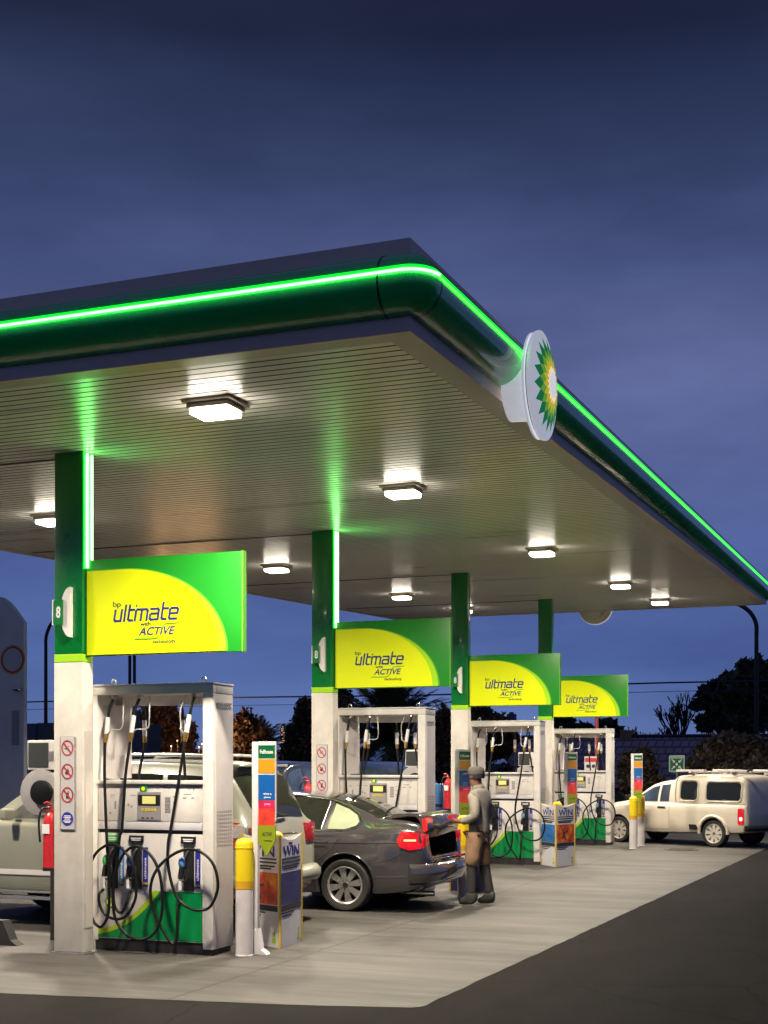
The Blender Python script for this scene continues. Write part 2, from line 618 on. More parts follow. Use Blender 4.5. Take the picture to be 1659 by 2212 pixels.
# ------------------------------------------------------------------ canopy
X0, X1, Y0, Y1 = -12.35, -2.985, 8.215, 32.85
Z0, KS = 4.313, .0377
cz = lambda y: Z0 + KS * y
COLS = [10.70, 16.62, 22.65, 28.75]
canopy = thing('canopy', 'large flat forecourt canopy with dark green rounded edge and lit strip', 'canopy', (0, 0, 0))
# soffit slats
T = .2
m = MB()
y = Y0 + T
prof = []
P = .128
while y < Y1 - T - P:
    prof += [(y, 0), (y + P * .83, 0), (y + P * .84, .035), (y + P * .97, .035)]
    y += P
prof.append((y, 0))
xs = np.linspace(X0 + T, X1 - T, 3)
prev = None
for yy, dz in prof:
    cur = [m.bm.verts.new((x, yy, cz(yy) + dz)) for x in xs]
    if prev:
        m.mi = 1 if (dz > 0 or pdz > 0) else 0
        for i in range(len(xs) - 1):
            m._f([prev[i], cur[i], cur[i + 1], prev[i + 1]])
    prev, pdz = cur, dz
YL = prof[-1][0]
m.build('soffit', ['soffit', 'groove'], canopy)


def slope_box(m, x0, x1, y0, y1, a, b):
    v = [m.bm.verts.new((x, yy, cz(yy) + d)) for d in (a, b) for x, yy in ((x0, y0), (x1, y0), (x1, y1), (x0, y1))]
    for q in ((3, 2, 1, 0), (4, 5, 6, 7), (0, 1, 5, 4), (1, 2, 6, 5), (2, 3, 7, 6), (3, 0, 4, 7)):
        m._f([v[i] for i in q])


m = MB()
slope_box(m, X0 + .04, X1 - .04, Y0 + .04, Y0 + T + .01, -.006, .03)
slope_box(m, X0 + .04, X1 - .04, YL - .01, Y1 - .04, -.006, .03)
slope_box(m, X0 + .04, X0 + T + .01, Y0 + T + .01, YL - .01, -.006, .03)
slope_box(m, X1 - T - .01, X1 - .04, Y0 + T + .01, YL - .01, -.006, .03)
m.build('edge_trim', 'trim', canopy)
for c in COLS:
    m = MB()
    slope_box(m, X0 + T + .02, -7.47, c + .20, c + .235, -.012, .02)
    m.build('joint_strip', 'groove', canopy)
m = MB()
FH = .598
e = .04
slope_box(m, X0, X1, Y0, Y0 + e, -.012, FH)
slope_box(m, X0, X1, Y1 - e, Y1, -.012, FH)
slope_box(m, X0, X0 + e, Y0 + e, Y1 - e, -.012, FH)
slope_box(m, X1 - e, X1, Y0 + e, Y1 - e, -.012, FH)
m.build('fascia', 'fascia', canopy)
m = MB()
slope_box(m, X0 + e, X1 - e, Y0 + e, Y1 - e, FH - .1, FH - .05)
m.build('roof', 'roof', canopy)
# perimeter path for roll : (point, outward normal)
path = []


def side(a, b, nrm, n):
    for i in range(n + 1):
        path.append((a[0] + (b[0] - a[0]) * i / n, a[1] + (b[1] - a[1]) * i / n, nrm[0], nrm[1]))


def corner(p, a0, a1, n=10):
    for i in range(1, n):
        a = R(a0 + (a1 - a0) * i / n)
        path.append((p[0], p[1], math.cos(a), math.sin(a)))


side((X0, Y0), (X1, Y0), (0, -1), 8); corner((X1, Y0), -90, 0)
side((X1, Y0), (X1, Y1), (1, 0), 12); corner((X1, Y1), 0, 90)
side((X1, Y1), (X0, Y1), (0, 1), 4); corner((X0, Y1), 90, 180)
side((X0, Y1), (X0, Y0), (-1, 0), 4); corner((X0, Y0), 180, 270)


def sweep(profile, name, mt, ang=40, rng=None):
    """profile: list of (protrusion, dz)"""
    m = MB()
    rows = []
    for x, yy, nx, ny in path:
        rows.append([m.bm.verts.new((x + nx * p, yy + ny * p, cz(yy) + dz)) for p, dz in profile])
    n = len(rows)
    for i in (rng or range(n)):
        a, b = rows[i], rows[(i + 1) % n]
        for k in range(len(profile) - 1):
            m._f([a[k], b[k], b[k + 1], a[k + 1]])
    bmesh.ops.delete(m.bm, geom=[v for v in m.bm.verts if not v.link_faces], context='VERTS')
    return m.build(name, mt, canopy, smooth=ang)


RC, RZ, RP = .287, .198, .20
roll = [(RP * math.cos(R(a)), RC + RZ * math.sin(R(a))) for a in range(-90, 91, 9)]
sweep(roll, 'rounded_edge', 'roll')
pt = lambda a, k=1.0: (RP * k * math.cos(R(a)), RC + RZ * k * math.sin(R(a)))
sweep([pt(14, 1.01), pt(15, 1.03), pt(17, 1.035), pt(19, 1.03), pt(20, 1.01)], 'green_light_strip', 'neong')
sweep([pt(6, 1.04), pt(5.5, 1.09), pt(6.3, 1.14), pt(7.5, 1.15), pt(8.7, 1.14), pt(9.5, 1.09), pt(9, 1.04)], 'light_strip', 'neonw', rng=range(0, 17))
sweep([pt(4.5, 1.02), pt(5, 1.05), pt(7.5, 1.06), pt(10, 1.05), pt(10.5, 1.02)], 'side_light_strip', 'neonside', rng=range(17, len(path)))
# seam bands on the roll next to the corner
m = MB()
for (x, yy, nx, ny) in ((X1 - .16, Y0, 0, -1), (X1, Y0 + .05, 1, 0)):
    tx, ty = -ny, nx
    a = [m.bm.verts.new((x + nx * p * 1.012, yy + ny * p * 1.012, cz(yy) + RC + (dz - RC) * 1.012)) for p, dz in roll]
    b = [m.bm.verts.new((x + tx * .012 + nx * p * 1.012, yy + ty * .012 + ny * p * 1.012, cz(yy) + RC + (dz - RC) * 1.012)) for p, dz in roll]
    for k in range(len(roll) - 1):
        m._f([a[k], b[k], b[k + 1], a[k + 1]])
m.build('edge_seam', 'black', canopy)

# ------------------------------------------------------------------ round emblem signs
def star(m, n, ro, ri, ph, x, dome, rmax, rings=7):
    """star polygon lying on a dome facing +X (local); dome(r)->x"""
    prev = None
    for k in range(rings + 1):
        f = k / rings
        cur = []
        for i in range(2 * n):
            rr = (ro if i % 2 == 0 else ri) * f
            a = ph + PI * i / n
            cur.append(m.bm.verts.new((x + dome(rr), rr * math.sin(a), rr * math.cos(a))) if k else None)
        if k == 0:
            c0 = m.bm.verts.new((x + dome(0), 0, 0))
            prev = None
        else:
            for i in range(2 * n):
                j = (i + 1) % (2 * n)
                if prev is None:
                    m._f([c0, cur[i], cur[j]])
                else:
                    m._f([prev[i], cur[i], cur[j], prev[j]])
            prev = cur


def round_sign(loc, rz, label, back='disc'):
    t = thing('round_sign', label, 'round sign', loc, rz, 'round emblem signs on the canopy edge')
    Rd = .43
    dome = lambda r: .075 * (1 - (r / Rd) ** 2)
    MB().lathe([(Rd - .03, -.075), (Rd - .012, -.068), (Rd - .012, -.052), (Rd - .03, -.045)], (0, 0, 0), (1, 0, 0), 48).build('rear_ring', back, t, smooth=40)
    MB().lathe([(Rd - .035, -.046), (Rd - .035, -.034)], (0, 0, 0), (1, 0, 0), 48).build('groove', 'ink', t, smooth=40)
    MB().lathe([(Rd - .02, -.035), (Rd - .004, -.03), (Rd, -.015), (Rd, .0)] + [(Rd * f, dome(Rd * f)) for f in (.97, .9, .8, .68, .55, .4, .26, .13, .0)], (0, 0, 0), (1, 0, 0), 56).build('dome_face', 'disc', t, smooth=40)
    b = MB()
    b.lathe([(.26, -.28), (.27, -.076)], (0, 0, 0), (1, 0, 0), 32).build('collar', back, t, smooth=40)
    for nm, mt, ro, ri, ph, dx in (('emblem_outer_petals', 'h_green', .375, .285, 0, .003), ('emblem_middle_petals', 'h_lime', .287, .225, PI / 18, .005), ('emblem_inner_petals', 'h_yellow', .226, .165, 0, .007), ('emblem_centre', 'h_white', .155, .10, PI / 18, .009)):
        s = MB()
        star(s, 18, ro, ri, ph, dx, dome, Rd)
        s.build(nm, mt, t, smooth=60)
    return t


rs = round_sign((X1 + .30, 10.52, cz(10.34) + .125), 0, 'illuminated white disc with green and yellow petals on right canopy edge')
round_sign((-7.12, Y1 + .29, cz(Y1) + .12), R(90), 'round sign on far canopy edge seen only as half circle below', 'trim')

# ------------------------------------------------------------------ ceiling lights
LIGHTS = [(-5.08, 9.46, 'nearest and largest glowing canopy lamp above the first advertising board'),
          (-5.10, 13.8, 'second glowing lamp from the front in the right hand row'),
          (-5.10, 19.89, 'third glowing lamp of the right hand row, above the third column'),
          (-5.05, 25.75, 'fourth glowing lamp of the right hand row'),
          (-5.02, 30.1, 'farthest lamp of the right hand row, close to rear canopy edge'),
          (-9.70, 13.88, 'small canopy lamp beside the left edge of the first green column'),
          (-9.62, 20.02, 'left row lamp showing right of the first advertising board'),
          (-9.61, 25.94, 'left row lamp above the second advertising board'),
          (-9.70, 9.46, 'front lamp of the left hand row, above the near end of the forecourt'),
          (-9.60, 30.1, 'rearmost lamp of the left hand row, close to rear canopy edge')]
l0 = None
LAMP_W = 345
for x, yy, lb in LIGHTS:
    if l0 is None:
        l0 = thing('canopy_light', lb, 'ceiling light', (0, 0, 0), 0, 'lamps under the canopy')
        h = MB()
        h.box(-.215, .215, -.18, .18, -.03, .0, .010)
        h.box(-.185, .185, -.15, .15, -.073, -.031, .012)
        h.build('housing', 'lamp_house', l0, smooth=35)
        b = MB()
        b.box(-.165, .165, -.13, .13, -.115, -.074, .012)
        b.build('lens', 'lens', l0, smooth=35)
        ld = bpy.data.lights.new('lamp', 'AREA')
        ld.shape = 'RECTANGLE'
        ld.size, ld.size_y = .34, .27
        ld.energy = LAMP_W
        ld.spread = R(148)
        ld.color = (1, .875, .69)
        lo_ = bpy.data.objects.new('lamp', ld)
        col.objects.link(lo_)
        lo_.parent = l0
        lo_.location = (0, 0, -.132)
        t = l0
    else:
        t = dup(l0, label=lb)
    t.location = (x, yy, cz(yy) - .003)

# ------------------------------------------------------------------ columns
CL = ['nearest white and green canopy column with glowing neon side, left of photo', 'second canopy column with glowing neon side, behind the grey sedan',
      'third green and white canopy column, behind the standing attendant', 'farthest green and white canopy column, between the third and fourth pumps']
CX0, CX1 = -7.46, -7.15
for i, c in enumerate(COLS):
    t = thing('canopy_column', CL[i], 'column', (CX0, c, 0), 0, 'columns carrying the canopy')
    w = CX1 - CX0
    top = cz(c) - .002
    MB().box(-.004, w + .004, -.004, .174, .02, 2.745, .012).build('lower_cladding', 'clad', t, smooth=35)
    MB().box(-.002, w + .002, -.002, .172, 2.748, 2.822, .004).build('lime_band', 'lime', t)
    MB().box(0, w, 0, .17, 2.825, top, .01).build('green_sleeve', 'green', t, smooth=35)
    b = MB()
    b.box(-.03, w + .03, -.02, .2, .004, .019, .003)
    b.build('base_plate', 'steel', t)
    # darker access strip on the right side
    MB().box(w + .005, w + .012, .03, .15, .25, 2.1, .002).build('side_cover', 'trim', t)
    if i < 2:
        b = MB()
        b.box(w + .001, w + .014, .012, .158, 3.62, top - .01, .003)
        b.build('neon_backing', 'neong2', t)
        for yy in (.045, .12):
            MB().cyl((w + .026, yy, 3.63), (w + .026, yy, top - .015), .008, n=10).build('neon_tube', 'neonw2', t, smooth=40)

# ------------------------------------------------------------------ hanging advertising boards
AL = ['nearest and largest yellow and green advertising board above first pump', 'second yellow and green advertising board, above the grey sedan',
      'third yellow and green advertising board, right of third column', 'smallest and farthest yellow and green advertising board']


def stroke_word(parent, px0, px1, pz0, pz1, q):
    # letters of the word drawn as slanted strokes in a 1-high grid (x-height .72)
    X = .72
    r = .12
    S = [[(.0, X), (-.0, .1), (.1, 0), (.42, 0)], [(.5, X), (.5, 0)],                      # u
         [(.78, 1.02), (.78, 0)],                                                        # l
         [(1.08, 1.02), (1.08, .1), (1.18, 0), (1.4, 0)], [(1.08, X), (1.44, X)],         # t
         [(1.62, 0), (1.62, .62), (1.72, X), (2.42, X), (2.52, .62), (2.52, 0)], [(2.07, X), (2.07, 0)],   # im
         [(2.78, X), (3.28, X), (3.38, .62), (3.38, 0), (2.86, 0), (2.76, .08), (2.76, .32), (2.86, .4), (3.38, .4)],   # a
         [(3.66, 1.1), (3.66, .1), (3.76, 0), (3.98, 0)], [(3.66, X), (4.04, X)],          # t
         [(4.24, .37), (4.84, .37), (4.84, .62), (4.74, X), (4.34, X), (4.24, .62), (4.24, .1), (4.34, 0), (4.8, 0)]]   # e
    W_, H_ = 4.95, 1.08
    w = .082
    y = -.0066
    m = MB()
    f = lambda p: Vector((((px0 - 543) + (p[0] + .17 * p[1]) / W_ * (px1 - px0) * .965 + 8) * q, y, ((770 - pz1) + p[1] / H_ * (pz1 - pz0)) * q))
    for st in S:
        for a, b in zip(st, st[1:]):
            dx, dz = b[0] - a[0], b[1] - a[1]
            L = math.hypot(dx, dz)
            ex, ez = dx / L * w, dz / L * w
            A = [(a[0] - ex - ez, a[1] - ez + ex), (a[0] - ex + ez, a[1] - ez - ex), (b[0] + ex + ez, b[1] + ez - ex), (b[0] + ex - ez, b[1] + ez + ex)]
            m.poly([f(p) for p in A])
            y -= .00003
    m.poly([f((1.60 + .075 * math.cos(2 * PI * k / 10), .98 + .075 * math.sin(2 * PI * k / 10))) for k in range(10)])
    return m.build('lettering', 'navy', parent)


def ad_board():
    t = thing('advertising_board', AL[0], 'advertising board', (-7.135, COLS[0] + .05, 2.80), 0, 'advertising boards beside the columns')
    W, Hh = 1.625, .90
    MB().box(0, W, 0, .06, 0, Hh, .006).build('board', 'signgreen', t, smooth=35)
    MB().box(-.012, 0.0, -.004, .064, -.002, Hh + .002).build('mounting_edge', 'green', t)
    MB().box(W, W + .014, -.004, .064, -.002, Hh + .002).build('end_cap', 'swoosh', t)

    def field(fx, fz, y, name, mt):
        pts = [(.006, y, .01), (.006, y, fz * Hh)]
        xa = .25 * W
        for k in range(25):
            a = R(90 * (1 - k / 24))
            pts.append((xa + (fx * W - xa) * math.cos(a), y, .01 + (fz * Hh - .01) * math.sin(a)))
        MB().prism([Vector(p) for p in pts], (0, .0015, 0)).build(name, mt, t)
    field(.915, .892, -.0022, 'dark_edge_line', 'swoosh')
    field(.902, .885, -.0042, 'lime_arc', 'lime')
    field(.855, .883, -.0062, 'yellow_field', 'yellowsign')
    q = .001587
    bx = lambda a, b, c, d: ((a - 543) * q, (b - 543) * q, (770 - d) * q, (770 - c) * q)

    def tx(s, a, b, c, d, mt='navy', **kw):
        x0, x1, z0, z1 = bx(a, b, c, d)
        text_mesh(s, x0, x1, z0, z1, -.0066, mt, t, **kw)
    tx('bp', 727, 779, 456, 497, 'ink', bold=.004)
    stroke_word(t, 725, 1168, 478, 570, q)
    tx('with', 912, 978, 582, 605, 'ink', bold=.02)
    tx('ACTIVE', 898, 1142, 612, 660, 'navy', shear=.3, bold=.02)
    tx('technology', 993, 1147, 687, 715, 'ink', bold=.02)
    s = MB()
    for pts in ([(874, 679), (1000, 679), (1024, 674), (1038, 660)], [(1058, 622), (1068, 604), (1090, 596), (1168, 594)]):
        s.tube([((a - 543) * q, -.0075, (770 - b) * q) for a, b in pts], .0055, 6)
    s.build('swoosh_line', 'swoosh', t)
    return t


ad0 = ad_board()
for i in (1, 2, 3):
    dup(ad0, (-7.135, COLS[i] + .05, 2.80), label=AL[i])

# ------------------------------------------------------------------ pump number flags
NL = ['round white pump number sign on the nearest green column', 'edge on white pump number sign on second column', 'edge on white pump number sign on third column']


def num_sign():
    t = thing('pump_number_sign', NL[0], 'number sign', (CX0 + .085, COLS[0] - .002, 3.21), 0, 'pump number signs on the columns')
    # half round plate standing off the column, flat edge to the right, facing left and front
    pts = []
    for k in range(19):
        a = R(90 + 180 * k / 18)
        pts.append((.125 + .105 * math.cos(a), -.004, .235 * math.sin(a)))
    b = MB()
    b.prism([Vector(p) for p in pts], (0, -.05, 0))
    b.build('curved_plate', 'white', t, smooth=30)
    MB().box(-.045, .055, -.075, -.056, -.118, .118, .003).build('number_plate', 'green', t)
    MB().box(-.058, -.047, -.075, -.03, -.118, .118).build('plate_edge', 'white', t)
    text_mesh('8', -.012, .036, -.055, .055, -.0755, 'white', t, name='number', bold=.03)
    return t


n0 = num_sign()
dup(n0, (CX0 + .09, COLS[1] - .002, 3.26), label=NL[1])
dup(n0, (CX0 + .09, COLS[2] - .002, 3.26), label=NL[2])

# ------------------------------------------------------------------ safety placards
def placard(loc, label, scale=1.0):
    t = thing('safety_placard', label, 'safety sign', loc, 0, 'safety placards on the columns')
    MB().box(-.085, .085, -.006, 0, 0, .885, .004).build('border', 'pump_grey', t)
    MB().box(-.075, .075, -.010, -.006, .01, .875, .003).build('backing', 'placard', t)
    for k, zc in enumerate((.775, .555, .335)):
        b = MB()
        n = 30
        o = [b.bm.verts.new((.066 * math.sin(2 * PI * i / n), -.0125, zc + .074 * math.cos(2 * PI * i / n))) for i in range(n)]
        q = [b.bm.verts.new((.053 * math.sin(2 * PI * i / n), -.0125, zc + .061 * math.cos(2 * PI * i / n))) for i in range(n)]
        b.bridge(o, q)
        b.prism([Vector(p) for p in ((-.045, -.0120, zc + .040), (-.035, -.0120, zc + .052), (.045, -.0120, zc - .040), (.035, -.0120, zc - .052))], (0, -.0012, 0))
        b.build('prohibition_ring', 'prohib', t)
        b = MB()
        if k == 0:      # cigarette
            b.box(-.03, .012, -.0113, -.0105, zc - .012, zc - .002)
            b.box(.005, .02, -.0113, -.0105, zc + .012, zc + .02)
        elif k == 1:    # flame
            b.prism([Vector(p) for p in ((-.02, -.0105, zc - .03), (.012, -.0105, zc - .03), (.02, -.0105, zc - .005), (.006, -.0105, zc + .03), (-.004, -.0105, zc + .008), (-.014, -.0105, zc + .012), (-.026, -.0105, zc - .01))], (0, -.0008, 0))
        else:           # handset
            b.box(-.014, .014, -.0113, -.0105, zc - .035, zc + .02, .0)
            b.box(.004, .012, -.0113, -.0105, zc + .021, zc + .036)
        b.build('pictogram', 'ink', t)
    MB().lathe([(.064, 0), (.064, .002)], (0, -.0104, .11), (0, -1, 0), 28).build('blue_disc', 'blueround', t)
    b = MB()
    for zz, w in ((.138, .034), (.124, .042), (.108, .03), (.09, .044), (.078, .03)):
        b.box(-w, w, -.0132, -.0126, zz - .0045, zz + .0045)
    b.build('disc_writing', 'white', t)
    return t


placard((CX0 + .155, COLS[0] - .005, 1.165), 'safety placard with red rings and blue disc on nearest column')
pl = placard((CX0 + .155, COLS[1] - .005, 1.165), 'safety placard on second column behind the grey sedan')
placard((CX0 + .155, COLS[2] - .005, 1.165), 'safety placard on third column hidden behind the attendant') if False else None

# ------------------------------------------------------------------ fuel pumps
PL = ['nearest and largest white fuel pump with three looped hoses', 'second white fuel pump, partly hidden behind the grey sedan',
      'third white fuel pump, right of the standing attendant', 'farthest white fuel pump beside the white pickup']
PW, PD = 1.31, .40


def c3(cx, cy):
    """zoomed reading of the upper half -> local x, z"""
    return ((184.7 + .2004 * cx - 198) / 267 * PW, 1.8 - (1448.4 + .2004 * cy - 1648) / 228)


def c4(cx, cy):
    return ((184.7 + .2004 * cx - 198) / 267 * PW, 1.8 - (1773.6 + .2004 * cy - 1648) / 228)


def fuel_pump():
    t = thing('fuel_pump', PL[0], 'fuel pump', (-7.28, COLS[0] + .37, 0), 0, 'fuel pumps under the canopy')
    MB().box(.02, PW - .02, .015, PD - .015, .004, .118, .004).build('plinth', 'plinth', t)
    # posts
    MB().box(0, .056, 0, PD, .10, 2.452, .006).build('post', 'pump', t, smooth=35)
    b = MB()
    b.box(PW - .112, PW - .002, 0, .05, .06, 2.452, .008)
    b.box(PW - .10, PW - .004, .05, PD, .06, 2.452, .005)
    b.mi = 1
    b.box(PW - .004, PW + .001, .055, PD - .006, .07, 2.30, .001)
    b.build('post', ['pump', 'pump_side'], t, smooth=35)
    # vent grilles on the side post
    b = MB()
    for z0, z1, ny in ((2.315, 2.42, 7), (1.02, 1.40, 7)):
        nz = int((z1 - z0) / .035)
        for i in range(ny):
            for j in range(nz):
                yy = .075 + i * .043
                zz = z0 + j * .035
                b.box(PW + .0005, PW + .003, yy, yy + .028, zz, zz + .018)
    b.build('vent_grille', 'pump_grey', t)
    # header
    b = MB()
    b.box(.0, PW, -.004, .055, 2.452, 2.532, .008)
    b.box(.057, PW - .113, PD - .08, PD - .004, 2.36, 2.452, .004)
    b.box(.0, PW, .056, PD, 2.452, 2.532, .006)
    b.build('header', 'pump', t, smooth=35)
    MB().box(-.006, PW + .006, -.012, PD + .006, 2.534, 2.552, .004).build('cap', 'offwhite', t, smooth=35)
    for px, yy in ((.17, .1), (PW - .13, .06)):
        MB().tube([(px - .02, yy, 2.552), (px - .022, yy, 2.585), (px, yy, 2.607), (px + .022, yy, 2.585), (px + .02, yy, 2.552)], .008, 6).build('lifting_eye', 'steel', t, smooth=60)
    # inner angled gusset on the left
    b = MB()
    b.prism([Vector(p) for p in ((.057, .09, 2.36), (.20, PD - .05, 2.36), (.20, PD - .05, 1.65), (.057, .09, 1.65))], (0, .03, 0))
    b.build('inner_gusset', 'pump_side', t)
    # middle cabinet
    b = MB()
    b.box(.057, PW - .113, .012, PD - .012, 1.165, 1.60, .004)
    b.build('display_cabinet', 'pump', t, smooth=35)
    b = MB()
    b.box(.05, PW - .108, -.018, PD + .01, 1.60, 1.632, .005)
    b.build('shelf', 'pump', t, smooth=35)
    MB().box(.06, PW - .115, .004, .011, 1.562, 1.598).build('shelf_dark_strip', 'pump_grey', t)  # dark strip along the front edge of the shelf
    MB().box(.064, PW - .12, -.002, .011, 1.245, 1.556, .004).build('front_panel', 'pump', t, smooth=35)
    MB().box(.062, PW - .117, -.008, .011, 1.168, 1.24, .004).build('lower_lip', 'offwhite', t, smooth=35)
    # seam under the display cabinet
    MB().box(.06, PW - .116, .03, PD - .03, 1.13, 1.164).build('seam', 'plinth', t)
    # lower cabinet
    MB().box(.057, PW - .113, .006, PD - .006, .118, 1.13, .004).build('lower_cabinet', 'pump', t, smooth=35)
    # green printed lower front with sweeping edge
    x0, x1 = .06, PW - .115
    b = MB()
    arc = []
    for k in range(17):
        a = k / 16
        p0, p1, p2 = Vector((x0, 0, .205)), Vector((.42, 0, .24)), Vector((.665, 0, .588))
        arc.append(p0 * (1 - a) ** 2 + p1 * 2 * a * (1 - a) + p2 * a * a)
    low = [Vector((p.x, 0.0035, p.z)) for p in arc]
    b.prism([Vector((x0, .0035, .125))] + low + [Vector((x1, .0035, .588)), Vector((x1, .0035, .125))], (0, -.0015, 0))
    b.build('green_film', 'pumpgreen', t)
    b = MB()
    hi = [Vector((p.x, .003, p.z)) for p in arc]
    lo = []
    for k, p in enumerate(arc):
        f = k / 16
        lo.append(Vector((p.x + .075 * f, .003, p.z - .052 * (1 - f))))
    va, vb = [b.bm.verts.new(p + Vector((0, -.0025, 0))) for p in hi], [b.bm.verts.new(p + Vector((0, -.0025, 0))) for p in lo]
    for k in range(16):
        b._f([va[k], va[k + 1], vb[k + 1], vb[k]])
    b.build('lime_band', 'pumplime', t)
    # small emblem on the lower front
    ex, ez = c4(265, 890)
    for nm, mt, ro, dy in (('emblem_ring', 'h_green', .062, .0), ('emblem_middle', 'h_yellow', .044, .001), ('emblem_centre', 'white', .022, .002)):
        b = MB()
        pts = [(ex + (ro if k % 2 else ro * .82) * math.sin(PI * k / 14), .0035 - dy, ez + (ro if k % 2 else ro * .82) * math.cos(PI * k / 14)) for k in range(28)]
        b.prism([Vector(p) for p in pts], (0, -.0012, 0))
        b.build(nm, mt, t)
    # display module
    dsp = MB().box(.505, .758, -.012, -.002, 1.258, 1.525, .003).build('display_module', 'pump_grey', t)
    MB().box(.512, .75, -.0145, -.0122, 1.396, 1.498).build('display_bezel', 'black', dsp)
    MB().box(.560, .703, -.0175, -.0147, 1.412, 1.486).build('lcd_screen', 'lcd', dsp)
    b = MB()
    for k in range(5):
        b.box(.55 + k * .034, .572 + k * .034, -.0145, -.0122, 1.345, 1.372)
    b.build('preset_buttons', 'yellow', dsp)
    b = MB()
    for k in range(3):
        b.box(.55 + k * .05, .58 + k * .05, -.0145, -.0122, 1.272, 1.284)
    b.build('module_writing', 'ink', dsp)
    e = MB().box(.533, .604, -.012, -.002, 1.532, 1.578, .002).build('emblem_plate', 'h_green', t)
    MB().lathe([(.019, 0), (.019, .002)], (.568, -.0122, 1.555), (0, -1, 0), 14).build('emblem_centre', 'h_yellow', e)
    b = MB()
    for k in range(5):
        b.box(.800, .858, -.006, -.0022, 1.335 + k * .03, 1.358 + k * .03)
    b.build('keypad', 'pump_grey', t)
    b = MB()
    for x, z, w, h in ((.20, 1.49, .05, .006), (.20, 1.47, .03, .006), (.31, 1.49, .03, .006), (.42, 1.49, .06, .006), (.245, 1.36, .02, .075), (.39, 1.39, .022, .022), (.425, 1.375, .02, .02), (.19, 1.31, .02, .02), (.885, 1.475, .02, .014), (.885, 1.42, .02, .014), (.885, 1.36, .02, .014), (1.0, 1.50, .08, .009), (.99, 1.465, .04, .012), (1.08, 1.465, .03, .012), (1.10, 1.54, .012, .02), (1.05, 1.545, .008, .01)):
        b.box(x, x + w, -.0038, -.0022, z, z + h)
    b.build('printed_notices', 'pump_grey', t)
    # nozzle pockets, labels, strips
    for k, (xa, lab) in enumerate(((.225, 'greenpl'), (.488, 'black'), (1.05, 'black'))):
        l = MB().box(xa - .078, xa + .078, -.012, .004, 1.046, 1.11, .003).build('grade_label', lab, t)
        b = MB()
        for zz, w in ((1.085, .055), (1.068, .048)):
            b.box(xa - w, xa + w, -.0135, -.0122, zz - .006, zz + .004)
        b.build('label_writing', 'white', l)
        b = MB()
        b.box(xa - .052, xa + .06, -.010, .004, .60, 1.045, .006)
        b.build('nozzle_pocket', 'black', t, smooth=35)
        st = MB().box(xa + .072, xa + .124, -.006, .004, .625, 1.0, .002).build('blue_strip', 'towelblue' if k == 0 else 'bluestrip', t)
        MB().box(xa + .073, xa + .123, -.0078, -.0062, .645, .665).build('strip_band', 'yellow', st)
        text_mesh('ultimate', xa + .086, xa + .110, .70, .90, -.0064, 'white', st, vert=True, bold=.02)
        # nozzle
        b = MB()
        x = xa - .02
        b.tube([(x + .035, -.02, .985), (x + .025, -.045, .95), (x + .012, -.07, .90)], .013, 8)       # spout
        b.tube([(x + .012, -.07, .90), (x - .005, -.085, .82), (x - .018, -.09, .72)], .026, 8)          # body and grip
        b.tube([(x + .05, -.075, .83), (x + .062, -.085, .76), (x + .03, -.09, .70), (x - .01, -.09, .695)], .008, 6)   # lever guard
        b.tube([(x + .025, -.08, .81), (x + .03, -.09, .75)], .007, 6)
        nz = b.build('nozzle', 'black', t, smooth=50)
        MB().sphere((x - .002, -.085, .868), .05, (.72, .7, 1.15), 12).build('splash_guard', 'greenpl' if k == 0 else 'bluepl', nz, smooth=180)
        MB().cyl((x - .02, -.09, .70), (x - .024, -.088, .615), .019, n=10).build('swivel', 'hoselbl', nz, smooth=40)
    # hoses
    A = [c3(235, 300), c3(207, 420), c3(193, 650), c3(190, 850), c3(205, 1200), c3(240, 1690)]
    H1 = A + [c4(258, 200), c4(275, 450), c4(290, 750), c4(288, 980), c4(240, 1110), c4(180, 1145), c4(100, 1050), c4(52, 800), c4(60, 560), c4(130, 380), c4(230, 285), c4(340, 248), c4(450, 290), c4(560, 430), c4(612, 650), c4(600, 840), c4(500, 1010), c4(380, 1055), c4(260, 1020), c4(185, 920), c4(170, 800), c4(185, 750)]
    H2 = [c3(540, 300), c3(510, 420), c3(490, 640), c3(475, 850), c3(450, 1150), c3(428, 1690)] + [c4(410, 160), c4(385, 400), c4(345, 640), c4(338, 850), c4(380, 1070), c4(520, 1225), c4(690, 1258), c4(840, 1160), c4(912, 930), c4(900, 620), c4(830, 420), c4(720, 300), c4(610, 262), c4(490, 330), c4(405, 470), c4(355, 640), c4(350, 860), c4(385, 960), c4(440, 978), c4(490, 880), c4(502, 750)]
    H3 = [c3(1170, 290), c3(1148, 420), c3(1120, 640), c3(1098, 850), c3(1060, 1180), c3(985, 1690)] + [c4(965, 200), c4(960, 400), c4(1000, 620), c4(1075, 800), c4(1190, 890), c4(1320, 920), c4(1450, 870), c4(1530, 670), c4(1490, 450), c4(1370, 320), c4(1200, 280), c4(1020, 350), c4(870, 480), c4(790, 640), c4(780, 820), c4(840, 1020), c4(940, 1190), c4(1030, 1295), c4(1068, 1200), c4(1072, 950), c4(1078, 800)]
    for k, Hs in enumerate((H1, H2, H3)):
        Hs = [(x + .05 * (1 - x / PW), z) for x, z in Hs]
        n = len(Hs)
        pts = []
        for i, (x, z) in enumerate(Hs):
            f = i / (n - 1)
            yy = .03 - .10 * min(1, f * 5) - .05 * math.sin(PI * f) - .045 * f + (.05 if i == n - 1 else 0)
            pts.append((x, yy, z))
        h = MB().tube(pts, .0145, 8, step=5).build('hose', 'rubber', t, smooth=60)
        # outlet, breakaway sleeve, brass joint
        x, z = Hs[0]
        b = MB()
        b.tube([(x, .09, z + .03), (x, .04, z + .03), (x - .004, .025, z)], .022, 8)
        b.build('outlet', 'steel', h, smooth=50)
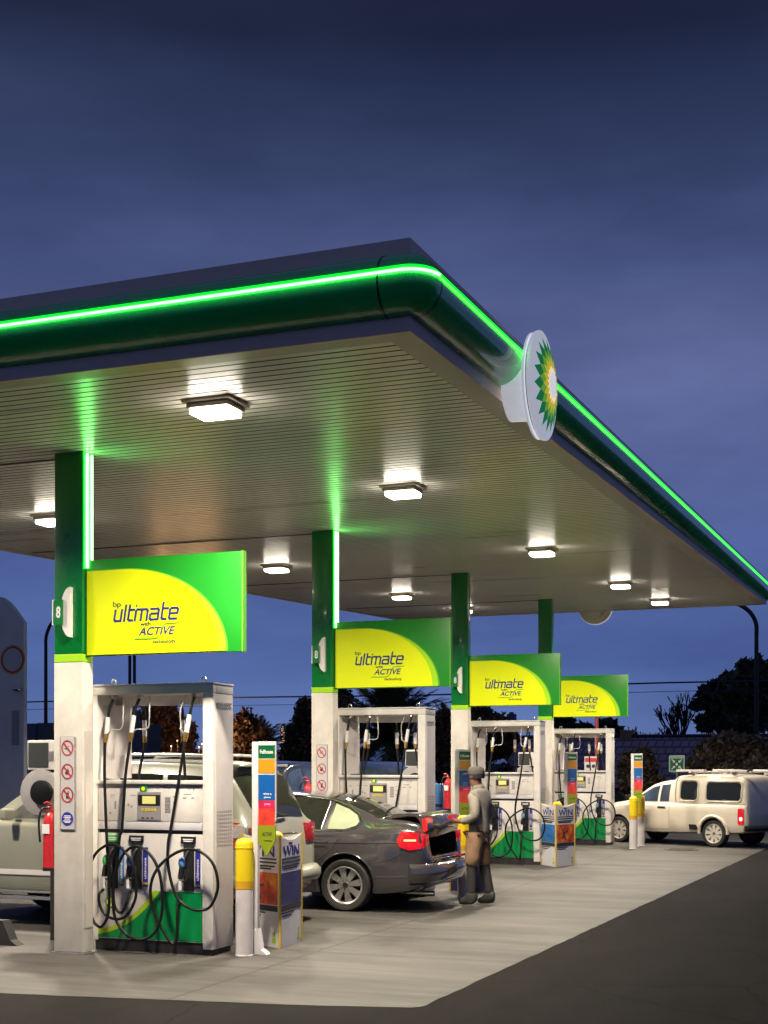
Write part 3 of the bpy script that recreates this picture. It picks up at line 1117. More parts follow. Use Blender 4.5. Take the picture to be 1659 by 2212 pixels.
        (xa, za), (xb, zb) = Hs[2], Hs[3]
        ya = pts[2][1]
        yb = pts[3][1]
        p = lambda f: Vector((xa + (xb - xa) * f, ya + (yb - ya) * f, za + (zb - za) * f))
        MB().tube([p(-.75), p(0.15)], .0235, 10, smooth=False).build('hose_sleeve', 'hoselbl', h, smooth=40)
        b = MB()
        b.tube([p(.17), p(.40)], .024, 10, smooth=False)
        b.tube([p(.42), p(.62)], .019, 10, smooth=False)
        b.build('breakaway_joint', 'brass', h, smooth=40)
        s = -1 if k == 2 else 1
        x2 = x + s * .1
        q = p(.3)
        MB().tube([(x2, .06, z + .02), (x2 + s * .03, .0, z - .12), (x2 + s * .02, -.01, z - .28), q + Vector((s * .06, 0, .06)), q], .0065, 6).build('retractor_cable', 'cable', h, smooth=60)
    # hoses of the far side, seen through the opening
    for x, xb in ((.73, .76), (.30, .24), (1.0, 1.06)):
        yy = PD + .05
        h = MB().tube([(x, PD - .03, 2.39), (x, yy, 2.3), (x + .005, yy, 2.0), (xb, yy, 1.65), (xb + .02, yy + .03, 1.2), (xb + .05, yy + .04, .8), (xb, yy + .02, .5), (xb - .08, yy + .02, .7), (xb - .05, yy, .95)], .0145, 8).build('hose', 'rubber', t, smooth=60)
        MB().tube([(x, yy, 2.22), (x + .003, yy, 2.06)], .0235, 10, smooth=False).build('hose_sleeve', 'hoselbl', h, smooth=40)
        MB().tube([(x + .003, yy, 2.058), (x + .004, yy, 2.0)], .022, 10, smooth=False).build('breakaway_joint', 'brass', h, smooth=40)
    return t


p0 = fuel_pump()
for i in (1, 2, 3):
    dup(p0, (-7.28 + .015 * i, COLS[i] + .37, 0), label=PL[i])

# ------------------------------------------------------------------ fire extinguishers
EL = ['red fire extinguisher hanging left of the nearest column', 'red fire extinguisher just left of the second column', 'red fire extinguisher left of third column, beside the attendant']


def extinguisher():
    t = thing('fire_extinguisher', EL[0], 'fire extinguisher', (CX0 - .075, COLS[0] + .06, .80), 0, 'fire extinguishers on the columns')
    MB().lathe([(.075, 0), (.082, .01), (.080, .03), (.074, .42), (.068, .47), (.045, .52), (.024, .535), (.022, .56)], (0, 0, 0), (0, 0, 1), 24).build('cylinder', 'red', t, smooth=40)
    MB().lathe([(.083, 0), (.085, .02), (.083, .03)], (0, 0, -.022), (0, 0, 1), 24).build('foot_ring', 'black', t, smooth=40)
    b = MB()
    b.box(-.055, .02, -.014, .014, .565, .585, .003)
    b.tube([(.0, 0, .60), (-.04, 0, .625), (-.085, 0, .615)], .010, 8)
    b.tube([(.0, 0, .58), (-.04, 0, .575), (-.08, 0, .55)], .009, 8)
    b.build('lever', 'red', t, smooth=40)
    MB().tube([(-.02, -.02, .57), (-.07, -.05, .56), (-.10, -.06, .45), (-.095, -.05, .25)], .011, 8).build('discharge_hose', 'black', t, smooth=60)
    MB().box(-.05, .03, -.0805, -.074, .33, .42, .002).build('instruction_label', 'white', t)
    MB().box(.06, .08, -.02, .02, .30, .36).build('wall_bracket', 'steel', t)
    return t


e0 = extinguisher()
dup(e0, (CX0 - .075, COLS[1] + .06, .98), label=EL[1])
dup(e0, (CX0 - .075, COLS[2] + .06, .98), label=EL[2])

# ------------------------------------------------------------------ service units left of the columns
UL = ['grey payment box with dark screen beside nearest column at left edge', 'grey payment box seen through the second pump frame', 'grey payment box seen through the third pump frame']


def service_unit(loc, label):
    t = thing('payment_terminal', label, 'payment terminal', loc, 0, 'payment boxes behind the columns')
    MB().cyl((.10, .06, .004), (.10, .06, 1.74), .03, n=12).build('post', 'plinth', t, smooth=40)
    MB().box(-.17, .15, 0, .16, 1.73, 2.03, .012).build('casing', 'pump', t, smooth=35)
    MB().box(-.155, .085, -.008, -.001, 1.755, 2.005, .004).build('screen', 'screen', t)
    MB().box(.095, .145, -.006, -.001, 1.82, 1.92, .003).build('card_slot', 'steel', t)
    r = MB().lathe([(.16, 0), (.235, .02), (.25, .06), (.235, .1), (.15, .12)], (-.02, .10, 1.50), (0, -1, 0), 28).build('hose_reel', 'pump_grey', t, smooth=40)
    MB().lathe([(.125, 0), (.125, .035), (.06, .05)], (.03, -.022, 1.50), (0, -1, 0), 24).build('reel_hub', 'rubber', r, smooth=40)
    return t


u0 = service_unit((-8.14, 11.45, 0), UL[0])
p = at_y(895, 1640, COLS[2] - .3)
dup(u0, (p.x, p.y, .0), label=UL[1])
p = at_y(1136, 1640, COLS[3] - .3)
dup(u0, (p.x, p.y, .0), label=UL[2])
p = at_y(944, 1690, COLS[2] + .5)
b = MB()
b.box(-.12, .12, 0, .18, .95, 1.42, .012)
t = thing('towel_dispenser', 'blue paper towel box beside the third extinguisher', 'towel box', (p.x, p.y, 0))
b.build('casing', 'towelblue', t, smooth=35)
MB().cyl((0, .09, .004), (0, .09, .95), .03, n=10).build('stand', 'plinth', t, smooth=40)
MB().box(-.10, .10, -.004, 0, 1.0, 1.05).build('paper_slot', 'black', t)

# ------------------------------------------------------------------ bollards
BL = [(-5.725, 11.22, 'nearest yellow topped white bollard standing by first pump'),
      (-5.80, 12.03, 'yellow topped bollard inside the nearest poster stand'),
      (-5.47, 17.15, 'yellow topped bollard just left of the attendant'),
      (-5.62, 22.98, 'yellow topped bollard inside the far poster stand'),
      (-5.235, 28.06, 'left yellow topped bollard of the far pair beside the pickup'),
      (-5.285, 29.2, 'right yellow topped bollard of the far pair beside the pickup')]
b0 = None
for x, yy, lb in BL:
    if b0 is None:
        b0 = thing('bollard', lb, 'bollard', (0, 0, 0), 0, 'yellow and white bollards by the pumps')
        r = .083
        MB().lathe([(r + .004, .004), (r + .004, .012), (r, .016), (r, .625)], n=28).build('white_post', 'bolwhite', b0, smooth=40)
        MB().lathe([(r + .002, .626), (r + .003, .70)], n=28).build('amber_band', 'amber', b0, smooth=40)
        MB().lathe([(r + .003, .701), (r + .003, 1.0), (r + .006, 1.004), (r + .006, 1.016), (r + .002, 1.02), (r + .002, 1.05), (r - .01, 1.075), (r - .03, 1.092), (.02, 1.10), (.0, 1.10)], n=28).build('yellow_cap', 'yellow', b0, smooth=30)
        o = b0
    else:
        o = dup(b0, label=lb)
    o.location = (x, yy, 0)
    if lb.startswith('yellow topped bollard inside'):
        o.scale = (1, 1, 1.02)

# ------------------------------------------------------------------ poster stands (three cornered sleeves round bollards)
def face_frame(a, b):
    """local frame: x along a->b, -y outward"""
    a, b = Vector((*a, 0)), Vector((*b, 0))
    x = (b - a).normalized()
    yv = Vector((-x.y, x.x, 0))
    M = Matrix(((x.x, yv.x, 0, a.x), (x.y, yv.y, 0, a.y), (0, 0, 1, 0), (0, 0, 0, 1)))
    return M, (b - a).length


def poster_stand(loc, rz, label, faces):
    t = thing('poster_stand', label, 'poster stand', loc, rz, 'three sided poster stands')
    Rr = .34
    V = [(Rr * math.cos(R(a)), Rr * math.sin(R(a))) for a in (180, 300, 60)]
    for k in range(3):
        a, b = V[k], V[(k + 1) % 3]
        M, L = face_frame(a, b)
        mt, fig = faces[k]
        full = mt == 'p_dark'

        def addbox(bb, *q):
            bb.box(*q)
        pn = MB()
        # panel with gently dipping top edge
        n = 8
        bot, top = [], []
        for i in range(n + 1):
            f = i / n
            bot.append(Vector((.012 + (L - .024) * f, -.003, .006)))
            top.append(Vector((.012 + (L - .024) * f, -.003, 1.09 - .05 * math.sin(PI * f))))
        pn.prism(bot + top[::-1], (0, .008, 0))
        pn.bm.transform(M)
        po = pn.build('panel', 'p_dark' if full else 'offwhite', t)
        if full:
            continue
        q = MB()
        q.box(.03, L - .03, -.0065, -.004, .42, .73)
        q.bm.transform(M)
        q.build('picture', mt, po)
        q = MB()
        q.box(.03, L - .03, -.0065, -.004, .355, .412)
        q.bm.transform(M)
        q.build('caption_bar', 'ink', po)
        q = MB()
        for zz, w0, w1 in ((.855, .06, .94), (.82, .05, .95), (.785, .06, .9), (.76, .1, .8)):
            q.box(.02 + (L - .04) * w0, .02 + (L - .04) * w1, -.0062, -.004, zz, zz + .016)
        q.bm.transform(M)
        q.build('small_print', 'ink', po)
        q = MB()
        q.box(L * .4, L * .55, -.0062, -.004, 1.0, 1.02)
        q.bm.transform(M)
        q.build('heading', 'ink', po)
        q = MB()
        q.box(.03, L * .62, -.0062, -.004, .33, .344)
        q.box(.05, L * .5, -.0062, -.004, .30, .314)
        q.bm.transform(M)
        q.build('footer_print', 'ink', po)
        text_mesh('WIN', .08, L - .08, .885, .99, -.004, 'navy', po, rot=M, d=.003, bold=.01)
        q = MB()
        q.lathe([(.022, 0), (.022, .002)], (L - .09, -.004, .14), (0, -1, 0), 12)
        q.box(L - .12, L - .06, -.006, -.004, .05, .10)
        q.bm.transform(M)
        q.build('green_mark', 'pumplime', po)
        if fig:
            q = MB()
            cx = L * .42
            for seg, rr in ((((0, .60), (.0, .53)), .028), (((0, .53), (.05, .47)), .02), (((0, .53), (-.06, .49)), .02), (((.01, .59), (.10, .61)), .012), (((-.01, .59), (-.07, .66)), .012)):
                q.tube([Vector((cx + p[0], -.0075, p[1])) for p in seg], rr, 6, smooth=False)
            q.sphere((cx + .005, -.0075, .645), .02, (1, .3, 1), 8)
            for v in q.bm.verts:
                v.co.y = -.0075 + (v.co.y + .0075) * .1
            q.bm.transform(M)
            q.build('leaping_silhouette', 'ink', po)
    for k in range(3):
        x, yy = V[k]
        e = MB()
        e.cyl((x, yy, .005), (x, yy, 1.10), .014, n=8)
        e.build('yellow_edge', 'p_yellow', t, smooth=60)
    return t


F1, F2, F3 = ('p_red', True), ('p_navy', False), ('p_blue', False)
poster_stand((-5.80, 12.03, 0), R(4), 'nearest white poster stand reading WIN, with fiery picture, by first bollard', (F1, F2, F3))
poster_stand((-5.62, 18.1, 0), R(20), 'poster stand painted in dark navy shade with yellow edges behind the attendant', (('p_dark', False), ('p_dark', False), ('p_dark', False)))
poster_stand((-5.62, 22.98, 0), R(-20), 'white poster stand with blue and fiery pictures beside third pump', (F3, F1, F2))
bpy.context.view_layer.update()

# ------------------------------------------------------------------ totem signs
TL = ['nearest tall narrow colourful totem sign with lime arrow end', 'totem sign showing green and amber in front of third column', 'totem sign at the left side of the fourth pump', 'farthest totem sign rising above the far pair of bollards']


def totem(loc, rz, label):
    t = thing('totem_sign', label, 'totem sign', loc, rz, 'narrow totem signs by the pumps')
    MB().box(-.03, .03, -.005, .045, .01, 2.0, .006).build('post', 'totwhite', t, smooth=35)
    b = MB()
    b.prism([Vector(p) for p in ((-.04, -.02, .004), (.13, -.02, .004), (.12, -.02, .02), (.07, -.02, .05), (.034, -.02, .24), (-.034, -.02, .24))], (0, .08, 0))
    b.build('foot', 'totwhite', t, smooth=30)
    MB().box(.031, .215, .0, .03, 1.25, 2.0, .004).build('panel', 'totwhite', t)
    y = -.0012
    def strip(z0, z1, mt, nm):
        MB().box(.037, .209, y - .002, y, z0, z1).build(nm, mt, t)
    strip(1.845, 1.965, 't_green', 'green_panel')
    strip(1.705, 1.835, 't_orange', 'orange_panel')
    strip(1.45, 1.69, 't_blue', 'blue_panel')
    strip(1.375, 1.448, 't_pink', 'pink_panel')
    strip(1.205, 1.373, 't_red', 'red_panel')
    b = MB()
    b.prism([Vector(p) for p in ((.033, y - .003, 1.215), (.213, y - .003, 1.215), (.213, y - .003, 1.07), (.123, y - .003, .925), (.033, y - .003, 1.07))], (0, .02, 0))
    b.build('lime_arrow', 't_lime', t)
    text_mesh('Fullhouse', .055, .19, 1.885, 1.925, y - .002, 'white', t, bold=.02)
    text_mesh('what it', .09, .175, 1.50, 1.52, y - .002, 'white', t, bold=.01)
    text_mesh('gives', .095, .165, 1.465, 1.487, y - .002, 'white', t, bold=.01)
    text_mesh('you', .10, .16, 1.40, 1.42, y - .002, 'white', t, bold=.01)
    text_mesh('ACTIVE', .075, .18, 1.115, 1.15, y - .003, 'ink', t, shear=.25, bold=.02)
    text_mesh('technology', .10, .18, 1.06, 1.08, y - .003, 'ink', t, bold=.01)
    return t


t0 = totem((-5.672, 11.335, 0), 0, TL[0])
p = at_y(987, 1640, 18.75)
dup(t0, (p.x, 18.75, 0), label=TL[1])
p = at_y(1222, 1640, 24.6)
dup(t0, (p.x, 24.6, 0), label=TL[2])
p = at_y(1366, 1640, 28.75)
dup(t0, (p.x, 28.75, 0), label=TL[3])

# ------------------------------------------------------------------ cars
class Car:
    def __init__(s, st):
        st = sorted(st)
        s.x = np.array([q[0] for q in st])
        s.v = np.array([q[1:] for q in st])
        s.xs = np.unique(np.concatenate([np.linspace(s.x[0], s.x[-1], 90), s.x]))

    def par(s, x):
        # smooth (monotone cubic) interpolation
        i = int(np.clip(np.searchsorted(s.x, x) - 1, 0, len(s.x) - 2))
        h = s.x[i + 1] - s.x[i]
        t = (x - s.x[i]) / h
        d = lambda k: (s.v[k + 1] - s.v[k]) / (s.x[k + 1] - s.x[k])

        def slope(k):
            if k == 0 or k == len(s.x) - 1:
                return d(min(k, len(s.x) - 2))
            a, b = d(k - 1), d(k)
            return np.where(a * b > 0, 2 * a * b / np.where(np.abs(a + b) < 1e-9, 1, a + b), 0)
        m0, m1 = slope(i), slope(i + 1)
        return ((2 * t ** 3 - 3 * t * t + 1) * s.v[i] + (t ** 3 - 2 * t * t + t) * h * m0 + (-2 * t ** 3 + 3 * t * t) * s.v[i + 1] + (t ** 3 - t * t) * h * m1)

    def section(s, x):
        zb, zl, zt, w, wt = s.par(x)
        mid = zb + .52 * (zl - zb)
        P = [(0, zb), (.78 * w, zb), (.93 * w, zb + .025), (.975 * w, zb + .10), (.995 * w, zb + .3 * (zl - zb)), (w, mid), (.997 * w, zb + .72 * (zl - zb)), (.985 * w, zl - .06), (.965 * w, zl - .015), (.94 * w, zl)]
        g = max(zt - zl, 0.012)
        r = min(.075, g * .5)
        y0, z0 = .925 * w, zl + min(.008, g * .1)
        y1, z1 = wt, zt - r
        for f in (.0, .25, .5, .75, 1.0):
            bul = .018 * math.sin(PI * f) * min(1, g / .3)
            P.append((y0 + (y1 - y0) * f + bul, z0 + (z1 - z0) * f))
        P += [(wt - .3 * r, zt - .45 * r), (wt - .9 * r, zt - .14 * r), (wt * .72, zt), (wt * .4, zt + .012), (0, zt + .016)]
        return P

    def side(s, x, z):
        P = s.section(x)[3:16]
        for a, b in zip(P, P[1:]):
            if (a[1] - z) * (b[1] - z) <= 0 and abs(a[1] - b[1]) > 1e-6:
                f = (z - a[1]) / (b[1] - a[1])
                return a[0] + (b[0] - a[0]) * f
        return P[0][0] if z < P[0][1] else P[-1][0]

    def top(s, x, y):
        P = s.section(x)[9:]
        y = abs(y)
        for a, b in zip(P, P[1:]):
            if (a[0] - y) * (b[0] - y) <= 0 and abs(a[0] - b[0]) > 1e-6:
                f = (y - a[0]) / (b[0] - a[0])
                return a[1] + (b[1] - a[1]) * f
        return P[-1][1]

    def body(s, paint, parent, wheels, rw, cuts=(), name='body'):
        m = MB()
        prev = None
        for x in s.xs:
            P = s.section(x)
            ring = [m.bm.verts.new((x, y, z)) for y, z in P] + [m.bm.verts.new((x, -y, z)) for y, z in P[-2:0:-1]]
            if prev:
                m.bridge(prev, ring)
            else:
                m._f(ring[::-1])
            prev = ring
        m._f(prev)
        o = m.build(name, [paint, 'under', 'liner'], parent, smooth=38)
        c = MB()
        c.mi = 1
        for xw in wheels:
            for sg in (1, -1):
                c.cyl((xw, sg * .50, rw + .02), (xw, sg * 1.3, rw + .02), rw * 1.13, n=40)
        for (x0, x1, y0, y1, z0, z1) in cuts:
            c.mi = 2
            c.box(x0, x1, y0, y1, z0, z1)
        bmesh.ops.recalc_face_normals(c.bm, faces=c.bm.faces)
        me = bpy.data.meshes.new('cut')
        c.bm.to_mesh(me)
        c.bm.free()
        for k in (paint, 'under', 'liner'):
            me.materials.append(K[k])
        co = bpy.data.objects.new('cut', me)
        col.objects.link(co)
        co.parent = parent
        md = o.modifiers.new('b', 'BOOLEAN')
        md.operation = 'DIFFERENCE'
        md.solver = 'EXACT'
        md.object = co
        bpy.context.view_layer.update()
        dg = bpy.context.evaluated_depsgraph_get()
        nm = bpy.data.meshes.new_from_object(o.evaluated_get(dg))
        o.modifiers.clear()
        o.data = nm
        bpy.data.objects.remove(co)
        smooth_by_angle(nm, 38)
        return o

    def panel(s, pts, name, mt, parent, off=.006, sg=-1, dense=True):
        """a patch lying on the car's side, outline in (x, z); sg=-1 is the side facing the camera"""
        m = MB()
        P = []
        n = len(pts)
        for i in range(n):
            a, b = pts[i], pts[(i + 1) % n]
            k = max(1, int(math.hypot(b[0] - a[0], b[1] - a[1]) / .06)) if dense else 1
            for j in range(k):
                P.append((a[0] + (b[0] - a[0]) * j / k, a[1] + (b[1] - a[1]) * j / k))
        cx = sum(p[0] for p in P) / len(P)
        cz_ = sum(p[1] for p in P) / len(P)
        rings = []
        for f in (1, .66, .33):
            rings.append([m.bm.verts.new((cx + (x - cx) * f, sg * (s.side(cx + (x - cx) * f, cz_ + (z - cz_) * f) + off), cz_ + (z - cz_) * f)) for x, z in P])
        c0 = m.bm.verts.new((cx, sg * (s.side(cx, cz_) + off), cz_))
        for a, b in zip(rings, rings[1:]):
            m.bridge(a, b)
        L = rings[-1]
        for i in range(len(L)):
            m._f([L[i], L[(i + 1) % len(L)], c0])
        return m.build(name, mt, parent, smooth=60)

    def line(s, pts, r, name, mt, parent, off=.002, sg=-1, closed=False):
        Q = []
        n = len(pts)
        for i in range(n if closed else n - 1):
            a, b = pts[i], pts[(i + 1) % n]
            k = max(1, int(math.hypot(b[0] - a[0], b[1] - a[1]) / .08))
            for j in range(k):
                Q.append((a[0] + (b[0] - a[0]) * j / k, a[1] + (b[1] - a[1]) * j / k))
        Q.append(pts[0] if closed else pts[-1])
        return MB().tube([(x, sg * (s.side(x, z) + off), z) for x, z in Q], r, 6, smooth=False).build(name, mt, parent, smooth=60)

    def screen(s, xa, xb, inset, name, mt, parent, off=.006, nx=10, ny=9):
        m = MB()
        rows = []
        for i in range(nx + 1):
            x = xa + (xb - xa) * i / nx
            wt = s.par(x)[4] - inset
            rows.append([m.bm.verts.new((x, wt * (2 * j / ny - 1), s.top(x, wt * (2 * j / ny - 1)) + off)) for j in range(ny + 1)])
        for a, b in zip(rows, rows[1:]):
            for j in range(ny):
                m._f([a[j], b[j], b[j + 1], a[j + 1]])
        return m.build(name, mt, parent, smooth=60)


def wheel(parent, x, y, r, w, spokes, rimm='rim', hubc='black'):
    """axle along y, outer face towards sign of y"""
    sg = 1 if y > 0 else -1
    ax = (0, sg, 0)
    ri = r * .70
    ty = MB().lathe([(ri, -w / 2), (r * .93, -w / 2), (r * .985, -w * .42), (r, -w * .3), (r, w * .3), (r * .985, w * .42), (r * .93, w / 2), (ri * 1.06, w / 2), (ri, w * .46), (ri, -w / 2)], (x, y, r), ax, 40, caps=False).build('wheel', 'tyre', parent, smooth=35)
    b = MB()
    b.lathe([(ri * .98, -w * .4), (ri * 1.0, w * .30), (ri * 1.03, w * .47), (ri * 1.0, w * .49), (ri * .92, w * .44), (ri * .90, -w * .3)], (x, y, r), ax, 40, caps=False)
    b.lathe([(ri * .26, w * .1), (ri * .26, w * .36), (ri * .18, w * .40)], (x, y, r), ax, 24)
    for k in range(spokes):
        a = 2 * PI * k / spokes + .2
        c, s_ = math.cos(a), math.sin(a)
        for f0, f1, wd0, wd1 in ((.2, .93, .075, .13),):
            q = []
            for f, wd in ((f0, wd0), (f1, wd1)):
                for sd in (-1, 1):
                    px = ri * f * c - sd * wd * ri * 1.5 * s_
                    pz = ri * f * s_ + sd * wd * ri * 1.5 * c
                    q.append(Vector((x + px, y + sg * w * .40, r + pz)))
            b.prism([q[0], q[1], q[3], q[2]], (0, -sg * .03, 0))
    b.build('rim', rimm, ty, smooth=35)
    MB().lathe([(ri * .90, -.004), (ri * .90, .004)], (x, y - sg * .02, r), ax, 30).build('brake_disc', 'plinth', ty, smooth=35)
    MB().lathe([(ri * .17, 0), (ri * .15, .006)], (x, y + sg * w * .40, r), ax, 16).build('hub_cap', hubc, ty, smooth=35)
    return ty


# ---- grey sedan -----------------------------------------------------------
SED = thing('sedan', 'metallic grey sedan with boot lid ajar and glowing red tail lamp', 'car', (-6.28, 15.86, 0))
sed = Car([(1.00, .44, .60, .64, .60, .42), (.965, .36, .74, .78, .70, .52), (.93, .31, .92, .97, .755, .58), (.86, .27, .99, 1.055, .80, .63), (.70, .23, 1.01, 1.10, .84, .66),
           (.50, .21, 1.01, 1.118, .87, .68), (.36, .2, 1.0, 1.128, .885, .67), (.18, .2, .99, 1.20, .895, .635), (-.1, .2, .975, 1.305, .905, .60), (-.40, .2, .965, 1.385, .908, .585),
           (-.75, .2, .955, 1.425, .908, .585), (-1.25, .2, .945, 1.43, .908, .59), (-1.7, .2, .94, 1.39, .905, .585), (-2.05, .2, .935, 1.25, .90, .61), (-2.42, .2, .935, 1.03, .89, .69),
           (-2.7, .2, .91, .985, .885, .70), (-3.1, .22, .85, .91, .86, .66), (-3.38, .28, .75, .80, .77, .56), (-3.5, .38, .6, .64, .58, .4)])
RW = .322
sed.body('bmw', SED, (0, -2.76), RW, cuts=((.45, 1.2, -.52, .52, .66, 1.3),))
for x in (0, -2.76):
    for sg in (-1, 1):
        wheel(SED, x, sg * .785, RW, .235, 8)
# glass and chrome surround
qg = [(-.27, .985), (-.02, .985), (.115, 1.03), (.135, 1.085), (.07, 1.165), (-.06, 1.245), (-.25, 1.31)]
dg_ = [(-1.10, .975), (-.325, .985), (-.305, 1.325), (-.75, 1.375), (-1.10, 1.385)]
fd = [(-2.1, .965), (-1.16, .975), (-1.16, 1.385), (-1.45, 1.375), (-1.75, 1.29)]
sed.panel(qg, 'quarter_window', 'glasspale', SED)
sed.panel(dg_, 'rear_door_window', 'glass', SED)
sed.panel(fd, 'front_door_window', 'glass', SED)
sed.line([(-2.15, .962), (-.02, .975), (.13, 1.02), (.155, 1.09), (.08, 1.18), (-.06, 1.262), (-.28, 1.34), (-.75, 1.395), (-1.2, 1.40), (-1.5, 1.39)], .011, 'window_chrome', 'chrome', SED, off=.006)
sed.panel([(-.335, .98), (-.275, .985), (-.255, 1.315), (-.315, 1.33)], 'pillar_trim', 'black', SED, off=.009)
sed.line([(-.335, .985), (-.315, 1.33)], .006, 'pillar_chrome', 'chrome', SED, off=.010)
sed.line(qg, .014, 'quarter_surround', 'black', SED, off=.004, closed=True)
sed.screen(.33, -.36, .075, 'rear_screen', 'glass', SED)
sed.screen(-2.36, -1.74, .08, 'windscreen', 'glass', SED)
# door shut line, swage line, handle
sed.line([(-.02, .97), (-.10, .86), (-.22, .72), (-.36, .62)], .006, 'door_gap', 'ink', SED, off=-.001)
sed.line([(-1.16, .3), (-1.16, .97)], .006, 'door_gap', 'ink', SED, off=-.001)
sed.line([(-2.6, .80), (-1.2, .825), (-.2, .835), (.66, .845)], .008, 'swage_line', 'ink', SED, off=-.002)
sed.panel([(-.44, .835), (-.22, .84), (-.22, .865), (-.44, .86)], 'door_handle', 'chrome', SED, off=.025)
sed.line([(.38, .43), (.75, .44), (.9, .46)], .005, 'bumper_gap', 'ink', SED, off=-.001)
sed.line([(.36, .60), (.6, .66), (.72, .72)], .005, 'bumper_gap', 'ink', SED, off=-.001)
# arch lip
m = MB()
m.tube([(RW * 1.15 * math.cos(R(a)), -(sed.side(RW * 1.15 * math.cos(R(a)), RW + .02 + RW * 1.15 * math.sin(R(a))) + .001), RW + .02 + RW * 1.15 * math.sin(R(a))) for a in range(-15, 196, 10)], .012, 6)
m.build('arch_lip', 'bmw', SED, smooth=60)
# tail lamps
for sg in (-1, 1):
    tl = sed.panel([(.66, .90), (.70, .975), (.80, .985), (.90, .96), (.935, .92), (.945, .83), (.93, .775), (.80, .755), (.70, .79), (.655, .85)], 'tail_lamp', 'taillit', SED, off=.012, sg=sg)
    sed.panel([(.74, .885), (.88, .885), (.88, .865), (.74, .865)], 'lamp_bulb', 'tailhot', tl, off=.018, sg=sg)
    # rear-facing half of the cluster
    b = MB()
    b.box(.885, .955, sg * .535 if sg > 0 else -.735, .735 if sg > 0 else -.535, .775, .945, .02)
    b.build('rear_lamp', 'taillit', SED, smooth=40)
# bumper, plate, exhausts
b = MB()
b.tube([(.80, -.83, .47), (.95, -.70, .47), (1.015, -.4, .47), (1.02, 0, .47), (1.015, .4, .47), (.95, .70, .47), (.80, .83, .47)], .085, 10)
for v in b.bm.verts:
    v.co.z = .47 + (v.co.z - .47) * 1.5
b.build('rear_bumper', 'bmw', SED, smooth=60)
b = MB()
b.tube([(.82, -.80, .62), (.96, -.66, .63), (1.02, -.38, .635), (1.03, 0, .635), (1.02, .38, .635), (.96, .66, .63)], .006, 6)
b.tube([(.82, -.82, .36), (.99, -.66, .37), (1.06, -.38, .375), (1.07, 0, .375), (1.06, .38, .375), (.99, .66, .37)], .018, 6)
b.build('bumper_trim', 'chrome', SED, smooth=60)
MB().box(.98, 1.085, .32, .56, .62, .65, .006).build('reflector', 'tailred', SED)
MB().tube([(.55, -.45, .22), (.85, -.48, .22), (1.0, -.48, .22)], .032, 10).build('exhaust', 'chrome', SED, smooth=60)
# raised boot lid, hinged below the rear screen
lid = MB()
lx, lz, ang = .40, 1.135, R(11)
prof = [(0, 0), (.16, .005), (.32, 0), (.44, -.03), (.50, -.08), (.53, -.2), (.51, -.30)]
rot = lambda p: (lx + p[0] * math.cos(ang) - p[1] * math.sin(ang), lz + p[0] * math.sin(ang) + p[1] * math.cos(ang))
th = .035
out = [rot(p) for p in prof]
inn = [rot((p[0] - .02 - (.03 if k > 3 else 0), p[1] - th)) for k, p in enumerate(prof)]
rows = []
for yy, sh in ((-.60, .96), (-.55, 1), (0, 1.01), (.55, 1), (.60, .96)):
    o = [lid.bm.verts.new((lx + (x - lx) * sh, yy, lz + (z - lz) * sh)) for x, z in out]
    i_ = [lid.bm.verts.new((lx + (x - lx) * sh, yy, lz + (z - lz) * sh)) for x, z in inn]
    rows.append((o, i_))
for (o, i_), (o2, i2) in zip(rows, rows[1:]):
    lid.mi = 0
    for k in range(len(prof) - 1):
        lid._f([o[k], o[k + 1], o2[k + 1], o2[k]])
    lid.mi = 1
    for k in range(len(prof) - 1):
        lid._f([i_[k], i_[k + 1], i2[k + 1], i2[k]])
    lid.mi = 0
    lid._f([o[-1], i_[-1], i2[-1], o2[-1]])
    lid._f([o[0], i_[0], i2[0], o2[0]])
for o, i_ in (rows[0], rows[-1]):
    for k in range(len(prof) - 1):
        lid._f([o[k], o[k + 1], i_[k + 1], i_[k]])
lo = lid.build('boot_lid', ['bmw', 'lidlin'], SED, smooth=45)
for sg in (-1, 1):
    b = MB()
    p0_, p1_ = rot((.515, -.11)), rot((.50, -.27))
    b.prism([Vector((p0_[0] + .01, sg * .36, p0_[1] + .02)), Vector((p0_[0] + .01, sg * .605, p0_[1] + .02)), Vector((p1_[0] + .01, sg * .605, p1_[1] + .02)), Vector((p1_[0] + .01, sg * .36, p1_[1] + .02))], (-.05, 0, -.02))
    b.build('lid_lamp', 'taillit', lo)

# ---- pickup with canopy ---------------------------------------------------
yaw = R(-26)
PICK = thing('pickup_truck', 'cream white pickup with windowed load canopy and roof racks, at right', 'pickup', (-3.40, 29.95, 0), yaw)
pk = Car([(.80, .46, .70, .74, .68, .6), (.77, .36, .90, .98, .76, .64), (.72, .33, .915, 1.36, .785, .655), (.62, .31, .92, 1.50, .80, .67), (.4, .3, .92, 1.535, .81, .685), (0, .29, .92, 1.55, .815, .69),
          (-.6, .28, .92, 1.545, .82, .69), (-.98, .27, .92, 1.52, .82, .68), (-1.10, .27, .92, 1.44, .82, .655), (-1.4, .26, .915, 1.40, .82, .635), (-1.65, .26, .91, 1.34, .82, .62), (-2.0, .26, .905, 1.14, .81, .64), (-2.28, .26, .90, .97, .805, .68),
          (-2.7, .27, .83, .90, .79, .66), (-3.05, .3, .74, .78, .73, .56), (-3.2, .38, .58, .62, .56, .4)])
RP_ = .292
pk.body('pick', PICK, (0, -2.5), RP_)
for x in (0, -2.5):
    for sg in (-1, 1):
        wheel(PICK, x, sg * .70, RP_, .19, 9, 'steelrim', 'chrome')


